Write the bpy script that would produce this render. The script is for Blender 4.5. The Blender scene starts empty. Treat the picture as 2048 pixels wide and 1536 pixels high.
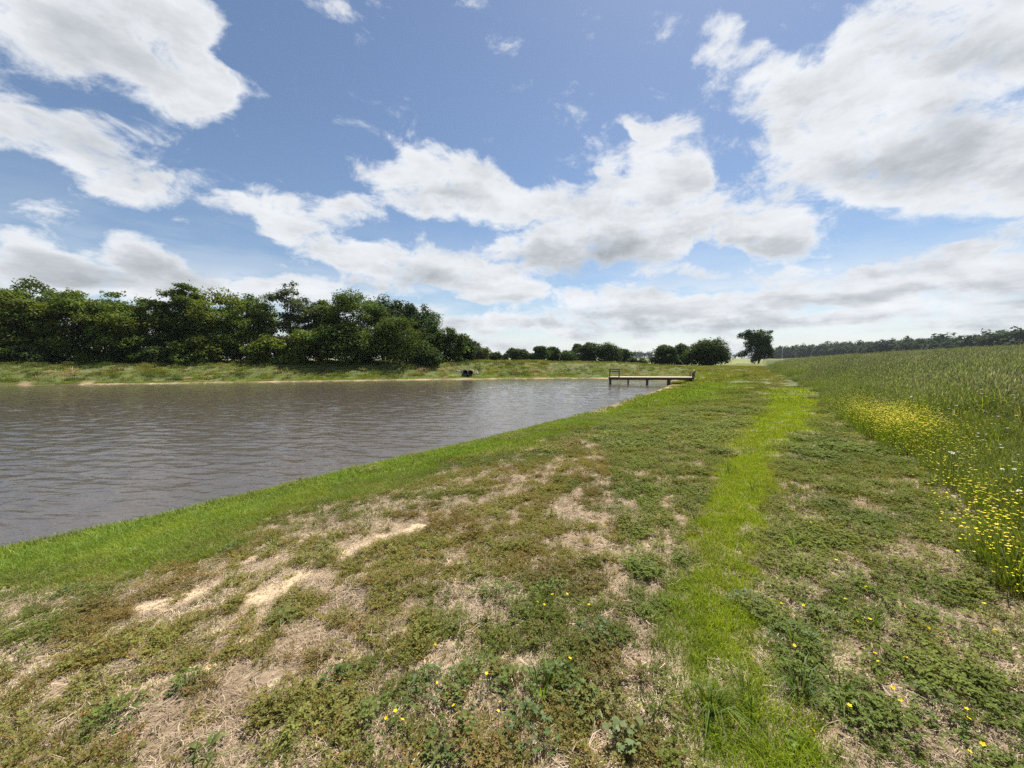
import bpy, math, random
import numpy as np

# ------------------------------------------------------------------ camera
SC = bpy.context.scene
COL = SC.collection
FPX = 769.0                      # focal length in pixels of the 2048 px wide photograph
PITCH = math.radians(3.87)
CAMZ = 2.8                       # above the pond's water level (z = 0)
cam_d = bpy.data.cameras.new('camera')
cam_d.sensor_width = 36.0
cam_d.lens = 36.0 * FPX / 2048.0
cam_d.clip_start = 0.05
cam_d.clip_end = 6000.0
cam = bpy.data.objects.new('camera', cam_d)
COL.objects.link(cam)
cam.location = (0, 0, CAMZ)
cam.rotation_euler = (math.pi / 2 - PITCH, 0, 0)
SC.camera = cam

def pxdir(px, py):
    """world direction of a pixel of the 2048 x 1536 photograph"""
    u = (px - 1024.0) / FPX
    v = (768.0 - py) / FPX
    d = np.array([u, math.cos(PITCH) + v * math.sin(PITCH), -math.sin(PITCH) + v * math.cos(PITCH)])
    return d

# ------------------------------------------------------------------ sun, exposure
SUN_EL = math.radians(61)
SUN_AZ = math.radians(33)        # to the right of the view direction (+Y)
sun_vec = np.array([math.sin(SUN_AZ) * math.cos(SUN_EL), math.cos(SUN_AZ) * math.cos(SUN_EL), math.sin(SUN_EL)])
sun_d = bpy.data.lights.new('sun', 'SUN')
sun_d.energy = 5.0
sun_d.angle = math.radians(0.53)
sun_d.color = (1.0, 0.955, 0.88)
sun = bpy.data.objects.new('sun', sun_d)
COL.objects.link(sun)
sun.rotation_euler = (math.pi / 2 - SUN_EL, 0, math.pi - SUN_AZ)
sun.location = (20, 20, 60)

vs = SC.view_settings
vs.view_transform = 'Standard'
vs.look = 'None'
vs.exposure = 0.92
vs.gamma = 1.0
vs.use_curve_mapping = False
SC.render.engine = 'CYCLES'
SC.cycles.use_denoising = False
SC.cycles.max_bounces = 6
SC.cycles.diffuse_bounces = 3
SC.cycles.glossy_bounces = 3
SC.cycles.transmission_bounces = 4
SC.cycles.transparent_max_bounces = 4
SC.cycles.caustics_reflective = False
SC.cycles.caustics_refractive = False
SC.cycles.sample_clamp_indirect = 6.0

# ------------------------------------------------------------------ world: Nishita sky and fair-weather clouds
W = bpy.data.worlds.new('World')
SC.world = W
W.use_nodes = True
WT = W.node_tree
WT.nodes.clear()
def WN(t, **kw):
    n = WT.nodes.new(t)
    for k, v in kw.items():
        setattr(n, k, v)
    return n
def WL(a, b):
    WT.links.new(a, b)
def WM(op, a, b=None, c=None, clamp=False):
    n = WN('ShaderNodeMath', operation=op, use_clamp=clamp)
    for i, x in enumerate((a, b, c)):
        if x is None: continue
        if isinstance(x, (int, float)): n.inputs[i].default_value = x
        else: WL(x, n.inputs[i])
    return n.outputs[0]
def WR(x, a, b, lo=0.0, hi=1.0, interp='SMOOTHSTEP'):
    n = WN('ShaderNodeMapRange', interpolation_type=interp)
    WL(x, n.inputs[0])
    for i, v in enumerate((a, b, lo, hi)): n.inputs[i + 1].default_value = v
    return n.outputs[0]

tc = WN('ShaderNodeTexCoord')
DIR = tc.outputs['Generated']
sky = WN('ShaderNodeTexSky')
sky.sky_type = 'NISHITA'
sky.sun_disc = False
sky.sun_elevation = SUN_EL
sky.sun_rotation = SUN_AZ
sky.altitude = 20
sky.air_density = 1.0
sky.dust_density = 0.4
sky.ozone_density = 2.2

def azel(px, py):
    d = pxdir(px, py); d = d / np.linalg.norm(d)
    return np.array([math.atan2(d[0], d[1]), math.asin(d[2])])
def ellipse_rows(cx, cy, rx, ry, ang):
    """affine map from (azimuth, elevation) to the unit disc of one cloud mass"""
    a = math.radians(ang); c = azel(cx, cy)
    eps = 1.0
    J = np.stack([(azel(cx + eps, cy) - azel(cx - eps, cy)) / 2, (azel(cx, cy + eps) - azel(cx, cy - eps)) / 2], 1)
    A = J @ np.stack([rx * np.array([math.cos(a), math.sin(a)]), ry * np.array([-math.sin(a), math.cos(a)])], 1)
    Ai = np.linalg.inv(A)
    return Ai[0], Ai[1], Ai @ c

CLOUD_W = .85
CLOUDS = [  # cx, cy, rx, ry, tilt, weight
    (150, 20, 330, 170, 8, 1.3), (300, 130, 200, 100, 25, 1.1), (425, 165, 130, 50, 20, .75), (390, 215, 90, 50, 10, .6), (365, 60, 90, 110, 0, .8),
    (60, 250, 230, 75, 20, 1.0), (190, 310, 170, 75, 20, .9), (280, 370, 130, 55, 8, .95), (200, 395, 160, 40, 5, .4),
    (85, 440, 100, 50, 0, .62), (40, 505, 200, 60, 14, .95), (215, 560, 260, 60, 8, .95), (290, 505, 120, 48, 18, 1.1), (470, 585, 220, 42, 0, .9), (690, 590, 200, 36, 3, .6),
    (835, 345, 135, 85, 0, 1.1), (935, 385, 180, 85, 12, 1.1), (1035, 410, 90, 55, 25, .7), (830, 410, 130, 42, 5, .6), (1000, 375, 70, 50, 20, .4),
    (455, 402, 75, 28, 10, .75), (545, 430, 100, 60, 35, .85), (640, 480, 140, 65, 30, .95), (690, 415, 85, 40, 15, .8), (590, 395, 60, 25, 0, .5),
    (820, 528, 170, 52, 8, 1.1), (950, 562, 160, 42, 8, .95), (740, 540, 110, 40, 20, .5),
    (1150, 500, 250, 62, -3, 1.1), (1215, 465, 150, 70, 5, .95), (1150, 405, 90, 60, 0, .85), (1330, 500, 60, 30, 0, .4),
    (1300, 385, 140, 110, 10, 1.1), (1345, 290, 130, 65, 35, .95), (1195, 300, 65, 60, -20, .62), (1265, 240, 70, 24, 40, .7), (1440, 430, 180, 85, 12, 1.0), (1570, 465, 150, 48, -3, .9), (1216, 236, 26, 18, 0, .5),
    (1850, 240, 430, 230, -5, 1.35), (1930, 40, 330, 150, -20, 1.2), (1580, 205, 190, 90, 5, .8), (1680, 340, 210, 95, 5, .9), (1990, 360, 260, 110, 0, 1.0), (1745, 35, 75, 70, 10, .7), (1520, 160, 120, 40, 25, .35),
    (1455, 85, 95, 42, 15, .72), (645, 12, 110, 38, 20, .6), (1535, 95, 40, 40, 0, .35),
    (1630, 560, 280, 62, 0, .9), (1840, 545, 210, 55, -4, .9), (2030, 515, 160, 60, -5, .95), (1340, 548, 110, 24, 0, .6),
    (1980, 600, 420, 42, 0, .8), (1520, 615, 430, 40, 0, .8), (1180, 600, 300, 40, 3, .8), (900, 640, 330, 34, 0, .65), (1750, 650, 500, 30, 0, .7), (1200, 655, 420, 34, 0, .75),
]
SHADE = [   # darker cloud bases
    (215, 75, 230, 130, 10, .55), (120, 270, 190, 50, 18, .55), (250, 330, 110, 45, 20, .5), (100, 530, 220, 38, 14, .8), (320, 565, 170, 35, 8, .6), (280, 520, 80, 28, 15, .45),
    (890, 390, 130, 42, 5, .6), (640, 500, 90, 34, 30, .4), (860, 555, 150, 34, 8, .7), (1180, 520, 190, 44, -3, 1.05), (1230, 485, 80, 40, 0, .5), (1310, 405, 75, 45, 0, .6), (1545, 490, 110, 22, 0, .6), (1400, 470, 110, 40, 0, .35),
    (1870, 330, 300, 75, -8, .8), (1930, 95, 170, 60, -10, .7), (1700, 365, 130, 42, -5, .5), (1960, 240, 160, 60, 0, .3),
    (1640, 600, 180, 18, 0, .6), (1830, 595, 150, 20, 0, .55), (2020, 575, 130, 24, 0, .6), (1250, 625, 180, 14, 0, .5), (1720, 640, 240, 13, 0, .4), (1500, 650, 220, 12, 0, .35), (1000, 600, 120, 16, 0, .5), (1850, 545, 110, 24, 0, .5),
]
def wnoise(scale, detail, rough, zs, dist=0.0, off=0.0):
    m = WN('ShaderNodeVectorMath', operation='MULTIPLY')
    WL(DIR, m.inputs[0]); m.inputs[1].default_value = (1, 1, zs)
    n = WN('ShaderNodeTexNoise', noise_dimensions='3D')
    if off:
        a = WN('ShaderNodeVectorMath', operation='ADD'); WL(m.outputs[0], a.inputs[0]); a.inputs[1].default_value = (off, off * .7, off * 1.3)
        WL(a.outputs[0], n.inputs['Vector'])
    else:
        WL(m.outputs[0], n.inputs['Vector'])
    n.inputs['Scale'].default_value = scale
    n.inputs['Detail'].default_value = detail
    n.inputs['Roughness'].default_value = rough
    n.inputs['Distortion'].default_value = dist
    return n

# domain warp so that no ellipse keeps a clean rim
wn_ = wnoise(5.0, 3.0, .6, 1.6)
wsub = WN('ShaderNodeVectorMath', operation='SUBTRACT'); WL(wn_.outputs['Color'], wsub.inputs[0]); wsub.inputs[1].default_value = (.5, .5, .5)
wmad = WN('ShaderNodeVectorMath', operation='MULTIPLY_ADD'); WL(wsub.outputs[0], wmad.inputs[0]); wmad.inputs[1].default_value = (.12, .12, .08); WL(DIR, wmad.inputs[2])
ws = WN('ShaderNodeSeparateXYZ'); WL(wmad.outputs[0], ws.inputs[0])
AZ = WM('ARCTAN2', ws.outputs[0], ws.outputs[1])
EL = WM('ARCSINE', ws.outputs[2])
def VN(op, *ins):
    n = WN('ShaderNodeVectorMath', operation=op)
    for i, x in enumerate(ins):
        if isinstance(x, (tuple, list, np.ndarray)): n.inputs[i].default_value = tuple(float(t) for t in x)
        else: WL(x, n.inputs[i])
    return n.outputs['Value'] if op == 'DOT_PRODUCT' else n.outputs[0]
def cloud_field(rows):
    """sum of the cloud masses, three to a node: rows of (row0, row1, offset, weight)"""
    acc = None
    while len(rows) % 3: rows = rows + [(np.zeros(2), np.zeros(2), np.array([9., 9.]), 0.0)]
    for k in range(0, len(rows), 3):
        R = rows[k:k + 3]
        p = lambda f: tuple(float(f(r)) for r in R)
        A = VN('MULTIPLY_ADD', AZ, p(lambda r: r[0][0]), p(lambda r: -r[2][0]))
        A = VN('MULTIPLY_ADD', EL, p(lambda r: r[0][1]), A)
        B = VN('MULTIPLY_ADD', AZ, p(lambda r: r[1][0]), p(lambda r: -r[2][1]))
        B = VN('MULTIPLY_ADD', EL, p(lambda r: r[1][1]), B)
        q = VN('MULTIPLY_ADD', B, B, VN('MULTIPLY', A, A))
        f = VN('MAXIMUM', VN('MULTIPLY_ADD', q, (-1, -1, -1), (1, 1, 1)), (0, 0, 0))
        s_ = VN('DOT_PRODUCT', f, p(lambda r: r[3]))
        acc = s_ if acc is None else WM('ADD', acc, s_)
    return acc
rows = [ellipse_rows(cx, cy, rx * 1.04, ry * 1.04, an) + (wt * CLOUD_W,) for (cx, cy, rx, ry, an, wt) in CLOUDS]
# the rest of the sky, out of the picture: the same kind of cloud scattered evenly round it
rg = random.Random(5)
for i in range(15):
    az = math.radians(75 + 210 * (i + rg.random()) / 15); el = math.radians([6, 14, 26, 40, 58][i % 5] + rg.uniform(-4, 4))
    if az > math.pi: az -= 2 * math.pi
    rw, rh = rg.uniform(.2, .42) / math.cos(el), rg.uniform(.06, .16)
    rows.append((np.array([1 / rw, 0]), np.array([0, 1 / rh]), np.array([az / rw, el / rh]), 1.0 * CLOUD_W))
field = cloud_field(rows)
shade = cloud_field([ellipse_rows(cx, cy, rx, ry, an) + (wt * .52,) for (cx, cy, rx, ry, an, wt) in SHADE])

billow = wnoise(9.0, 6.0, .58, 2.2, .1, 17.0).outputs['Fac']
det = wnoise(11.0, 9.0, .66, 1.7, .3, 3.1).outputs['Fac']
fine = WM('SUBTRACT', det, .5)
body = WM('MINIMUM', field, .92)
dens = WM('MULTIPLY_ADD', fine, 2.5, WM('MULTIPLY_ADD', WM('SUBTRACT', billow, .5), .7, body))
alpha = WR(dens, .15, .86)
# thin veil between the clouds, thicker toward the horizon
sep = WN('ShaderNodeSeparateXYZ'); WL(DIR, sep.inputs[0])
elev = sep.outputs['Z']
det2 = wnoise(4.0, 5.0, .6, 5.0, .0, 9.0).outputs['Fac']
veil = WM('MULTIPLY', WR(elev, .36, .0), .55)
veil = WM('MULTIPLY', veil, WR(det2, .32, .62))
lo = WM('MULTIPLY', WR(elev, .13, .0), .72)
rowsn = WM('MULTIPLY', WM('MULTIPLY', WR(det2, .42, .60), WR(elev, .24, .10)), .9)
alpha2 = WM('MAXIMUM', WM('MAXIMUM', alpha, veil), WM('MAXIMUM', lo, rowsn))
# cloud brightness: bright rims and tops, grey bases
sh = WM('MULTIPLY_ADD', WM('SUBTRACT', det2, .5), .35, shade)
sh = WM('MULTIPLY_ADD', WM('SUBTRACT', billow, .5), 1.1, sh)
thick = WR(dens, .35, 1.0, 0, 1, 'LINEAR')
sh = WM('MULTIPLY_ADD', thick, .28, sh)
sh = WM('MULTIPLY_ADD', WM('MULTIPLY', WM('SUBTRACT', det2, .47), WR(elev, .26, .06)), 1.35, sh)
sh = WM('MULTIPLY_ADD', WR(elev, .16, .0), .16, sh)                # low clouds are seen through more air
ramp = WN('ShaderNodeValToRGB')
WL(sh, ramp.inputs[0])
cr = ramp.color_ramp
cr.elements[0].position = 0.0; cr.elements[0].color = (.93, .96, 1.0, 1)
cr.elements[1].position = 1.0; cr.elements[1].color = (.40, .43, .475, 1)
e = cr.elements.new(.28); e.color = (.82, .85, .89, 1)
e = cr.elements.new(.6); e.color = (.60, .635, .675, 1)

bg_sky = WN('ShaderNodeBackground'); WL(sky.outputs[0], bg_sky.inputs[0]); bg_sky.inputs[1].default_value = .0605
bg_cl = WN('ShaderNodeBackground'); WL(ramp.outputs[0], bg_cl.inputs[0]); bg_cl.inputs[1].default_value = .515
mix = WN('ShaderNodeMixShader'); WL(alpha2, mix.inputs[0]); WL(bg_sky.outputs[0], mix.inputs[1]); WL(bg_cl.outputs[0], mix.inputs[2])
out = WN('ShaderNodeOutputWorld'); WL(mix.outputs[0], out.inputs[0])
W.cycles.sampling_method = 'NONE'

# ------------------------------------------------------------------ helpers
RNG = np.random.default_rng(11)

def smooth(x, a, b):
    t = np.clip((np.asarray(x, float) - a) / (b - a), 0, 1)
    return t * t * (3 - 2 * t)

def _h(ix, iy, seed):
    n = (ix.astype(np.int64) * 374761393 + iy.astype(np.int64) * 668265263 + seed * 974634547) & 0xffffffff
    n = ((n ^ (n >> 13)) * 1274126177) & 0xffffffff
    n = (n ^ (n >> 16)) & 0xffffffff
    return n / 4294967295.0

def vnoise(x, y, seed=0):
    x = np.asarray(x, float); y = np.asarray(y, float)
    ix = np.floor(x); iy = np.floor(y)
    fx = x - ix; fy = y - iy
    fx = fx * fx * fx * (fx * (fx * 6 - 15) + 10); fy = fy * fy * fy * (fy * (fy * 6 - 15) + 10)
    a = _h(ix, iy, seed); b = _h(ix + 1, iy, seed); c = _h(ix, iy + 1, seed); d = _h(ix + 1, iy + 1, seed)
    return (a * (1 - fx) + b * fx) * (1 - fy) + (c * (1 - fx) + d * fx) * fy

def fbm(x, y, seed=0, octaves=4, rough=.5):
    s = 0.0; amp = 1.0; tot = 0.0
    for o in range(octaves):
        s = s + amp * vnoise(np.asarray(x) * 2 ** o + 17.3 * o, np.asarray(y) * 2 ** o - 9.1 * o, seed + o)
        tot += amp; amp *= rough
    return s / tot

def spline(pts, n=8, closed=False):
    P = np.array(pts, float); m = len(P); out_ = []
    rngk = range(m if closed else m - 1)
    for k in rngk:
        p0 = P[(k - 1) % m] if closed or k > 0 else P[0]
        p1 = P[k]; p2 = P[(k + 1) % m]
        p3 = P[(k + 2) % m] if closed or k + 2 < m else P[-1]
        for t in np.linspace(0, 1, n, endpoint=False):
            out_.append(.5 * ((2 * p1) + (-p0 + p2) * t + (2 * p0 - 5 * p1 + 4 * p2 - p3) * t ** 2 + (-p0 + 3 * p1 - 3 * p2 + p3) * t ** 3))
    if not closed: out_.append(P[-1])
    return np.array(out_)

def seg_dist(x, y, poly, closed):
    """distance of points to a polyline"""
    x = np.ravel(x); y = np.ravel(y)
    best = np.full(x.shape, 1e18)
    m = len(poly)
    for k in range(m if closed else m - 1):
        ax, ay = poly[k]; bx, by = poly[(k + 1) % m]
        vx, vy = bx - ax, by - ay
        t = np.clip(((x - ax) * vx + (y - ay) * vy) / max(vx * vx + vy * vy, 1e-12), 0, 1)
        dd = (x - ax - t * vx) ** 2 + (y - ay - t * vy) ** 2
        best = np.minimum(best, dd)
    return np.sqrt(best)

def inside(x, y, poly):
    x = np.ravel(x); y = np.ravel(y)
    c = np.zeros(x.shape, bool); m = len(poly)
    for k in range(m):
        ax, ay = poly[k]; bx, by = poly[(k + 1) % m]
        if ay == by: continue
        cond = (ay > y) != (by > y)
        c ^= cond & (x < (bx - ax) * (y - ay) / (by - ay) + ax)
    return c

POND = spline([(-7.55, 5.30), (-6.3, 6.45), (-3.95, 9.45), (-.30, 13.85), (3.3, 18.7), (7.3, 25.0), (11.2, 31.1), (14.6, 36.6), (17.0, 41.4), (19.6, 45.5),
               (19.3, 49.5), (14.5, 51.8), (5.2, 52.6), (-19.8, 46.9), (-36.0, 42.2), (-51.0, 38.4), (-68.0, 33.0), (-78.0, 18.0), (-66, -8.0), (-42.0, -21.0), (-22, -11.5), (-12.5, 0.0)], 5, True)
MEADOW = np.array(list(map(tuple, spline([(0.6, -30), (1.9, -6), (2.5, -1), (3.15, 1.6), (4.0, 3.1), (5.4, 4.8), (7.6, 7.9), (10.0, 11.9), (14.9, 19.1), (20.5, 29), (27, 40), (33, 50), (41, 62)], 4)))
                  + [(120, 190), (400, 300), (400, -200), (0, -200)])
MEDGE = MEADOW[:-4]

def sdf(poly, x, y, closed=True):
    sh_ = np.shape(x)
    d = seg_dist(x, y, poly, closed)
    ins = inside(x, y, poly)
    return np.where(ins, -d, d).reshape(sh_)
GS = .5
LX0, LY0 = -100.0, -40.0
LGX, LGY = np.meshgrid(np.arange(LX0, 110, GS), np.arange(LY0, 120, GS), indexing='ij')
LUT_D = sdf(POND, LGX, LGY)
_d = seg_dist(LGX, LGY, MEDGE, False); _i = inside(LGX, LGY, MEADOW)
LUT_E = np.where(_i, _d, -_d).reshape(LGX.shape)
def lut(T, x, y):
    x = np.asarray(x, float); y = np.asarray(y, float)
    fx = (x - LX0) / GS; fy = (y - LY0) / GS
    cx = np.clip(fx, 0, T.shape[0] - 1.001); cy = np.clip(fy, 0, T.shape[1] - 1.001)
    ix = cx.astype(int); iy = cy.astype(int); tx = cx - ix; ty = cy - iy
    v = (T[ix, iy] * (1 - tx) + T[ix + 1, iy] * tx) * (1 - ty) + (T[ix, iy + 1] * (1 - tx) + T[ix + 1, iy + 1] * tx) * ty
    return v + np.sign(v) * np.hypot(fx - cx, fy - cy) * GS
def pond_d(x, y): return lut(LUT_D, x, y)
def meadow_d(x, y): return lut(LUT_E, x, y)           # > 0 inside the tall meadow

def terrain(x, y, d=None, e=None, micro=True):
    x = np.asarray(x, float); y = np.asarray(y, float)
    if d is None: d = pond_d(x, y)
    if e is None: e = meadow_d(x, y)
    far = smooth(y - (23 + .40 * x), -6, 10)                     # far bank of the pond
    far = far * (1 - smooth(x, 14, 30))
    dp = np.maximum(d, 0)
    beach = 1.05 * smooth(x, 2.2, 4.5) * (1 - smooth(x, 16, 19)) * (1 - smooth(y, 44, 47))       # flat muddy margin
    dq = np.maximum(dp - beach, 0) + .16 * np.minimum(dp, beach)
    near_h = 1.46 * (1 - np.exp(-dq / 5.6))
    far_h = .10 * smooth(dp, 0, .6) + 1.95 * smooth(dp, .8, 8.0) - .55 * smooth(dp, 16, 40)
    h = near_h * (1 - far) + far_h * far
    h = h + (1 - far) * smooth(y, 60, 110) * -.35
    h = h + .118 * 24 * (1 - np.exp(-np.maximum(e, 0) / 24.0)) * (1 - smooth(y, 62, 120))
    h = np.where(d < 0, np.maximum(-1.3, d * .32), h)
    if micro:
        r = np.hypot(x, y)
        h = h + (fbm(x * .45, y * .45, 3, 3) - .5) * .10 * smooth(dp, .4, 3)
        near = 1 - smooth(r, 10, 26)
        h = h + near * ((fbm(x * 3.0, y * 3.0, 21, 3) - .5) * .055 + (fbm(x * 14, y * 14, 31, 2) - .5) * .016) * smooth(dp, .1, .8)
        h = h + (1 - near) * (fbm(x * 1.1, y * 1.1, 41, 3) - .5) * .12 * smooth(dp, .3, 2.5)
    return h

def ground_at(px, py, dz=0.0):
    """where the ray of a photograph pixel meets the ground (+dz)"""
    px = np.atleast_1d(np.asarray(px, float)); py = np.atleast_1d(np.asarray(py, float))
    D = np.stack([(px - 1024) / FPX, math.cos(PITCH) + (768 - py) / FPX * math.sin(PITCH), -math.sin(PITCH) + (768 - py) / FPX * math.cos(PITCH)], 1)
    t = np.full(len(px), .8); hit = np.full(len(px), 300.0); done = np.zeros(len(px), bool)
    while t.min() < 300:
        z = CAMZ + D[:, 2] * t - dz
        hz = terrain(D[:, 0] * t, D[:, 1] * t, micro=False)
        now = (~done) & (z <= hz)
        hit[now] = t[now]; done |= now
        if done.all(): break
        t = t * 1.012 + .004
    P = D * hit[:, None]; P[:, 2] = terrain(P[:, 0], P[:, 1])
    return P

def new_mesh(name, V, F, mat=None, smooth_shade=False):
    me = bpy.data.meshes.new(name)
    V = np.asarray(V, np.float32)
    if isinstance(F, np.ndarray) and F.ndim == 2:
        k = F.shape[1]; n = len(F)
        me.vertices.add(len(V)); me.vertices.foreach_set('co', V.ravel())
        me.loops.add(n * k); me.loops.foreach_set('vertex_index', F.astype(np.int32).ravel())
        me.polygons.add(n)
        me.polygons.foreach_set('loop_start', np.arange(0, n * k, k, dtype=np.int32))
        if smooth_shade: me.polygons.foreach_set('use_smooth', np.ones(n, bool))
        me.update(calc_edges=True)
    else:
        me.from_pydata([tuple(map(float, v)) for v in V], [], [tuple(int(i) for i in f) for f in F])
        if smooth_shade: me.polygons.foreach_set('use_smooth', np.ones(len(me.polygons), bool))
        me.update()
    if mat is not None: me.materials.append(mat)
    return me

def link(name, me, parent=None, loc=None, **props):
    o = bpy.data.objects.new(name, me); COL.objects.link(o)
    if parent is not None: o.parent = parent
    if loc is not None: o.location = loc
    for k, v in props.items():
        if v is not None: o[k] = v
    return o

def empty(name, loc, label, category, group=None, rz=0.0):
    o = bpy.data.objects.new(name, None); COL.objects.link(o)
    o.empty_display_size = .1
    o.location = loc; o.rotation_euler = (0, 0, rz)
    o['label'] = label; o['category'] = category
    if group: o['group'] = group
    return o

class MB:
    """collects boxes, tubes and loose faces into one mesh"""
    def __init__(s): s.V = []; s.F = []
    def add(s, V, F):
        b = len(s.V); s.V.extend([tuple(map(float, v)) for v in V]); s.F.extend([tuple(i + b for i in f) for f in F])
    def box(s, c, half, ax=None, jit=0.0):
        ax = np.eye(3) if ax is None else np.asarray(ax)
        V = []
        for sx in (-1, 1):
            for sy in (-1, 1):
                for sz in (-1, 1):
                    V.append(np.asarray(c) + ax[0] * half[0] * sx + ax[1] * half[1] * sy + ax[2] * half[2] * sz + (np.array([random.uniform(-jit, jit) for _ in range(3)]) if jit else 0))
        s.add(V, [(0, 1, 3, 2), (4, 6, 7, 5), (0, 4, 5, 1), (2, 3, 7, 6), (0, 2, 6, 4), (1, 5, 7, 3)])
    def tube(s, pts, rad, n=8, cap=True):
        pts = [np.asarray(p, float) for p in pts]; m = len(pts); V = []; F = []
        rad = [rad] * m if np.isscalar(rad) else list(rad)
        for i, p in enumerate(pts):
            t = pts[min(i + 1, m - 1)] - pts[max(i - 1, 0)]; t = t / (np.linalg.norm(t) + 1e-9)
            a = np.cross(t, [0, 0, 1.0]) if abs(t[2]) < .95 else np.cross(t, [1.0, 0, 0])
            a /= np.linalg.norm(a); b = np.cross(t, a)
            for k in range(n):
                w = 2 * math.pi * k / n
                V.append(p + (a * math.cos(w) + b * math.sin(w)) * rad[i])
        for i in range(m - 1):
            for k in range(n):
                F.append((i * n + k, i * n + (k + 1) % n, (i + 1) * n + (k + 1) % n, (i + 1) * n + k))
        if cap:
            F.append(tuple(range(n))[::-1]); F.append(tuple((m - 1) * n + k for k in range(n)))
        s.add(V, F)
    def build(s, name, mat, parent=None, smooth_shade=False, **props):
        return link(name, new_mesh(name, s.V, s.F, mat, smooth_shade), parent, **props)

# ------------------------------------------------------------------ materials
def mat_new(name):
    m = bpy.data.materials.new(name); m.use_nodes = True
    return m, m.node_tree, m.node_tree.nodes['Principled BSDF'], m.node_tree.nodes['Material Output']

def noise_node(nt, scale, detail=4.0, rough=.55, vec=None):
    n = nt.nodes.new('ShaderNodeTexNoise')
    n.inputs['Scale'].default_value = scale; n.inputs['Detail'].default_value = detail; n.inputs['Roughness'].default_value = rough
    if vec is not None: nt.links.new(vec, n.inputs['Vector'])
    return n

def simple_mat(name, col, rough=.7, var=.25, scale=8.0, bump=.2, spec=.3, stretch=None):
    m, nt, b, o = mat_new(name)
    tcn = nt.nodes.new('ShaderNodeTexCoord'); vec = tcn.outputs['Object']
    if stretch:
        mp = nt.nodes.new('ShaderNodeMapping'); mp.inputs['Scale'].default_value = stretch; nt.links.new(vec, mp.inputs['Vector']); vec = mp.outputs[0]
    n = noise_node(nt, scale, 6, .62, vec)
    r = nt.nodes.new('ShaderNodeMapRange'); nt.links.new(n.outputs['Fac'], r.inputs[0])
    r.inputs[1].default_value = .3; r.inputs[2].default_value = .7; r.inputs[3].default_value = 1 - var; r.inputs[4].default_value = 1 + var
    mx = nt.nodes.new('ShaderNodeVectorMath'); mx.operation = 'SCALE'; mx.inputs[0].default_value = col[:3]
    nt.links.new(r.outputs[0], mx.inputs['Scale']); nt.links.new(mx.outputs[0], b.inputs['Base Color'])
    b.inputs['Roughness'].default_value = rough; b.inputs['Specular IOR Level'].default_value = spec
    if bump:
        bp = nt.nodes.new('ShaderNodeBump'); bp.inputs['Strength'].default_value = bump; bp.inputs['Distance'].default_value = .02
        nt.links.new(n.outputs['Fac'], bp.inputs['Height']); nt.links.new(bp.outputs[0], b.inputs['Normal'])
    return m

def leaf_mat(name, col=None, trans=.4, rough=.45, spec=.25, warm=(1.15, 1.05, .45), vamp=1.0):
    """thin leaves: a glossy-diffuse face plus light coming through. The colour is fixed, or carried by each scattered plant ('tint')."""
    m, nt, b, o = mat_new(name)
    L = nt.links.new
    if col is None:
        a = nt.nodes.new('ShaderNodeAttribute'); a.attribute_type = 'INSTANCER'; a.attribute_name = 'tint'; csock = a.outputs['Color']
    else:
        c = nt.nodes.new('ShaderNodeRGB'); c.outputs[0].default_value = (*col, 1); csock = c.outputs[0]
    v = nt.nodes.new('ShaderNodeAttribute'); v.attribute_type = 'GEOMETRY'; v.attribute_name = 'vary'
    mu = nt.nodes.new('ShaderNodeVectorMath'); mu.operation = 'MULTIPLY'; L(csock, mu.inputs[0]); L(v.outputs['Color'], mu.inputs[1])
    L(mu.outputs[0], b.inputs['Base Color'])
    b.inputs['Roughness'].default_value = rough; b.inputs['Specular IOR Level'].default_value = spec
    tr = nt.nodes.new('ShaderNodeBsdfTranslucent')
    m2 = nt.nodes.new('ShaderNodeVectorMath'); m2.operation = 'MULTIPLY'; L(mu.outputs[0], m2.inputs[0]); m2.inputs[1].default_value = warm
    L(m2.outputs[0], tr.inputs['Color'])
    mx = nt.nodes.new('ShaderNodeMixShader'); mx.inputs[0].default_value = trans
    L(b.outputs[0], mx.inputs[1]); L(tr.outputs[0], mx.inputs[2]); L(mx.outputs[0], o.inputs['Surface'])
    return m

# ------------------------------------------------------------------ ground cover map, in metres (what grows where)
def strip_line(pts):
    """middle line and half width, in metres, of a strip given by (left px, right px, y px) rows"""
    c = ground_at([(a + b) / 2 for a, b, q in pts], [q for a, b, q in pts])[:, :2]
    w = np.linalg.norm(ground_at([a for a, b, q in pts], [q for a, b, q in pts])[:, :2] - ground_at([b for a, b, q in pts], [q for a, b, q in pts])[:, :2], axis=1) / 2
    return spline(np.column_stack([c, w]), 4)
def strip_dist(x, y, C):
    """lateral position across a strip: 0 in its middle, 1 at its edge"""
    x = np.ravel(x); y = np.ravel(y); best = np.full(x.shape, 1e9)
    for k in range(len(C) - 1):
        a, b = C[k], C[k + 1]; v = b[:2] - a[:2]
        t = np.clip(((x - a[0]) * v[0] + (y - a[1]) * v[1]) / (v @ v + 1e-9), 0, 1)
        d = np.hypot(x - a[0] - t * v[0], y - a[1] - t * v[1]) / (a[2] + (b[2] - a[2]) * t)
        best = np.minimum(best, d)
    return best

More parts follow.
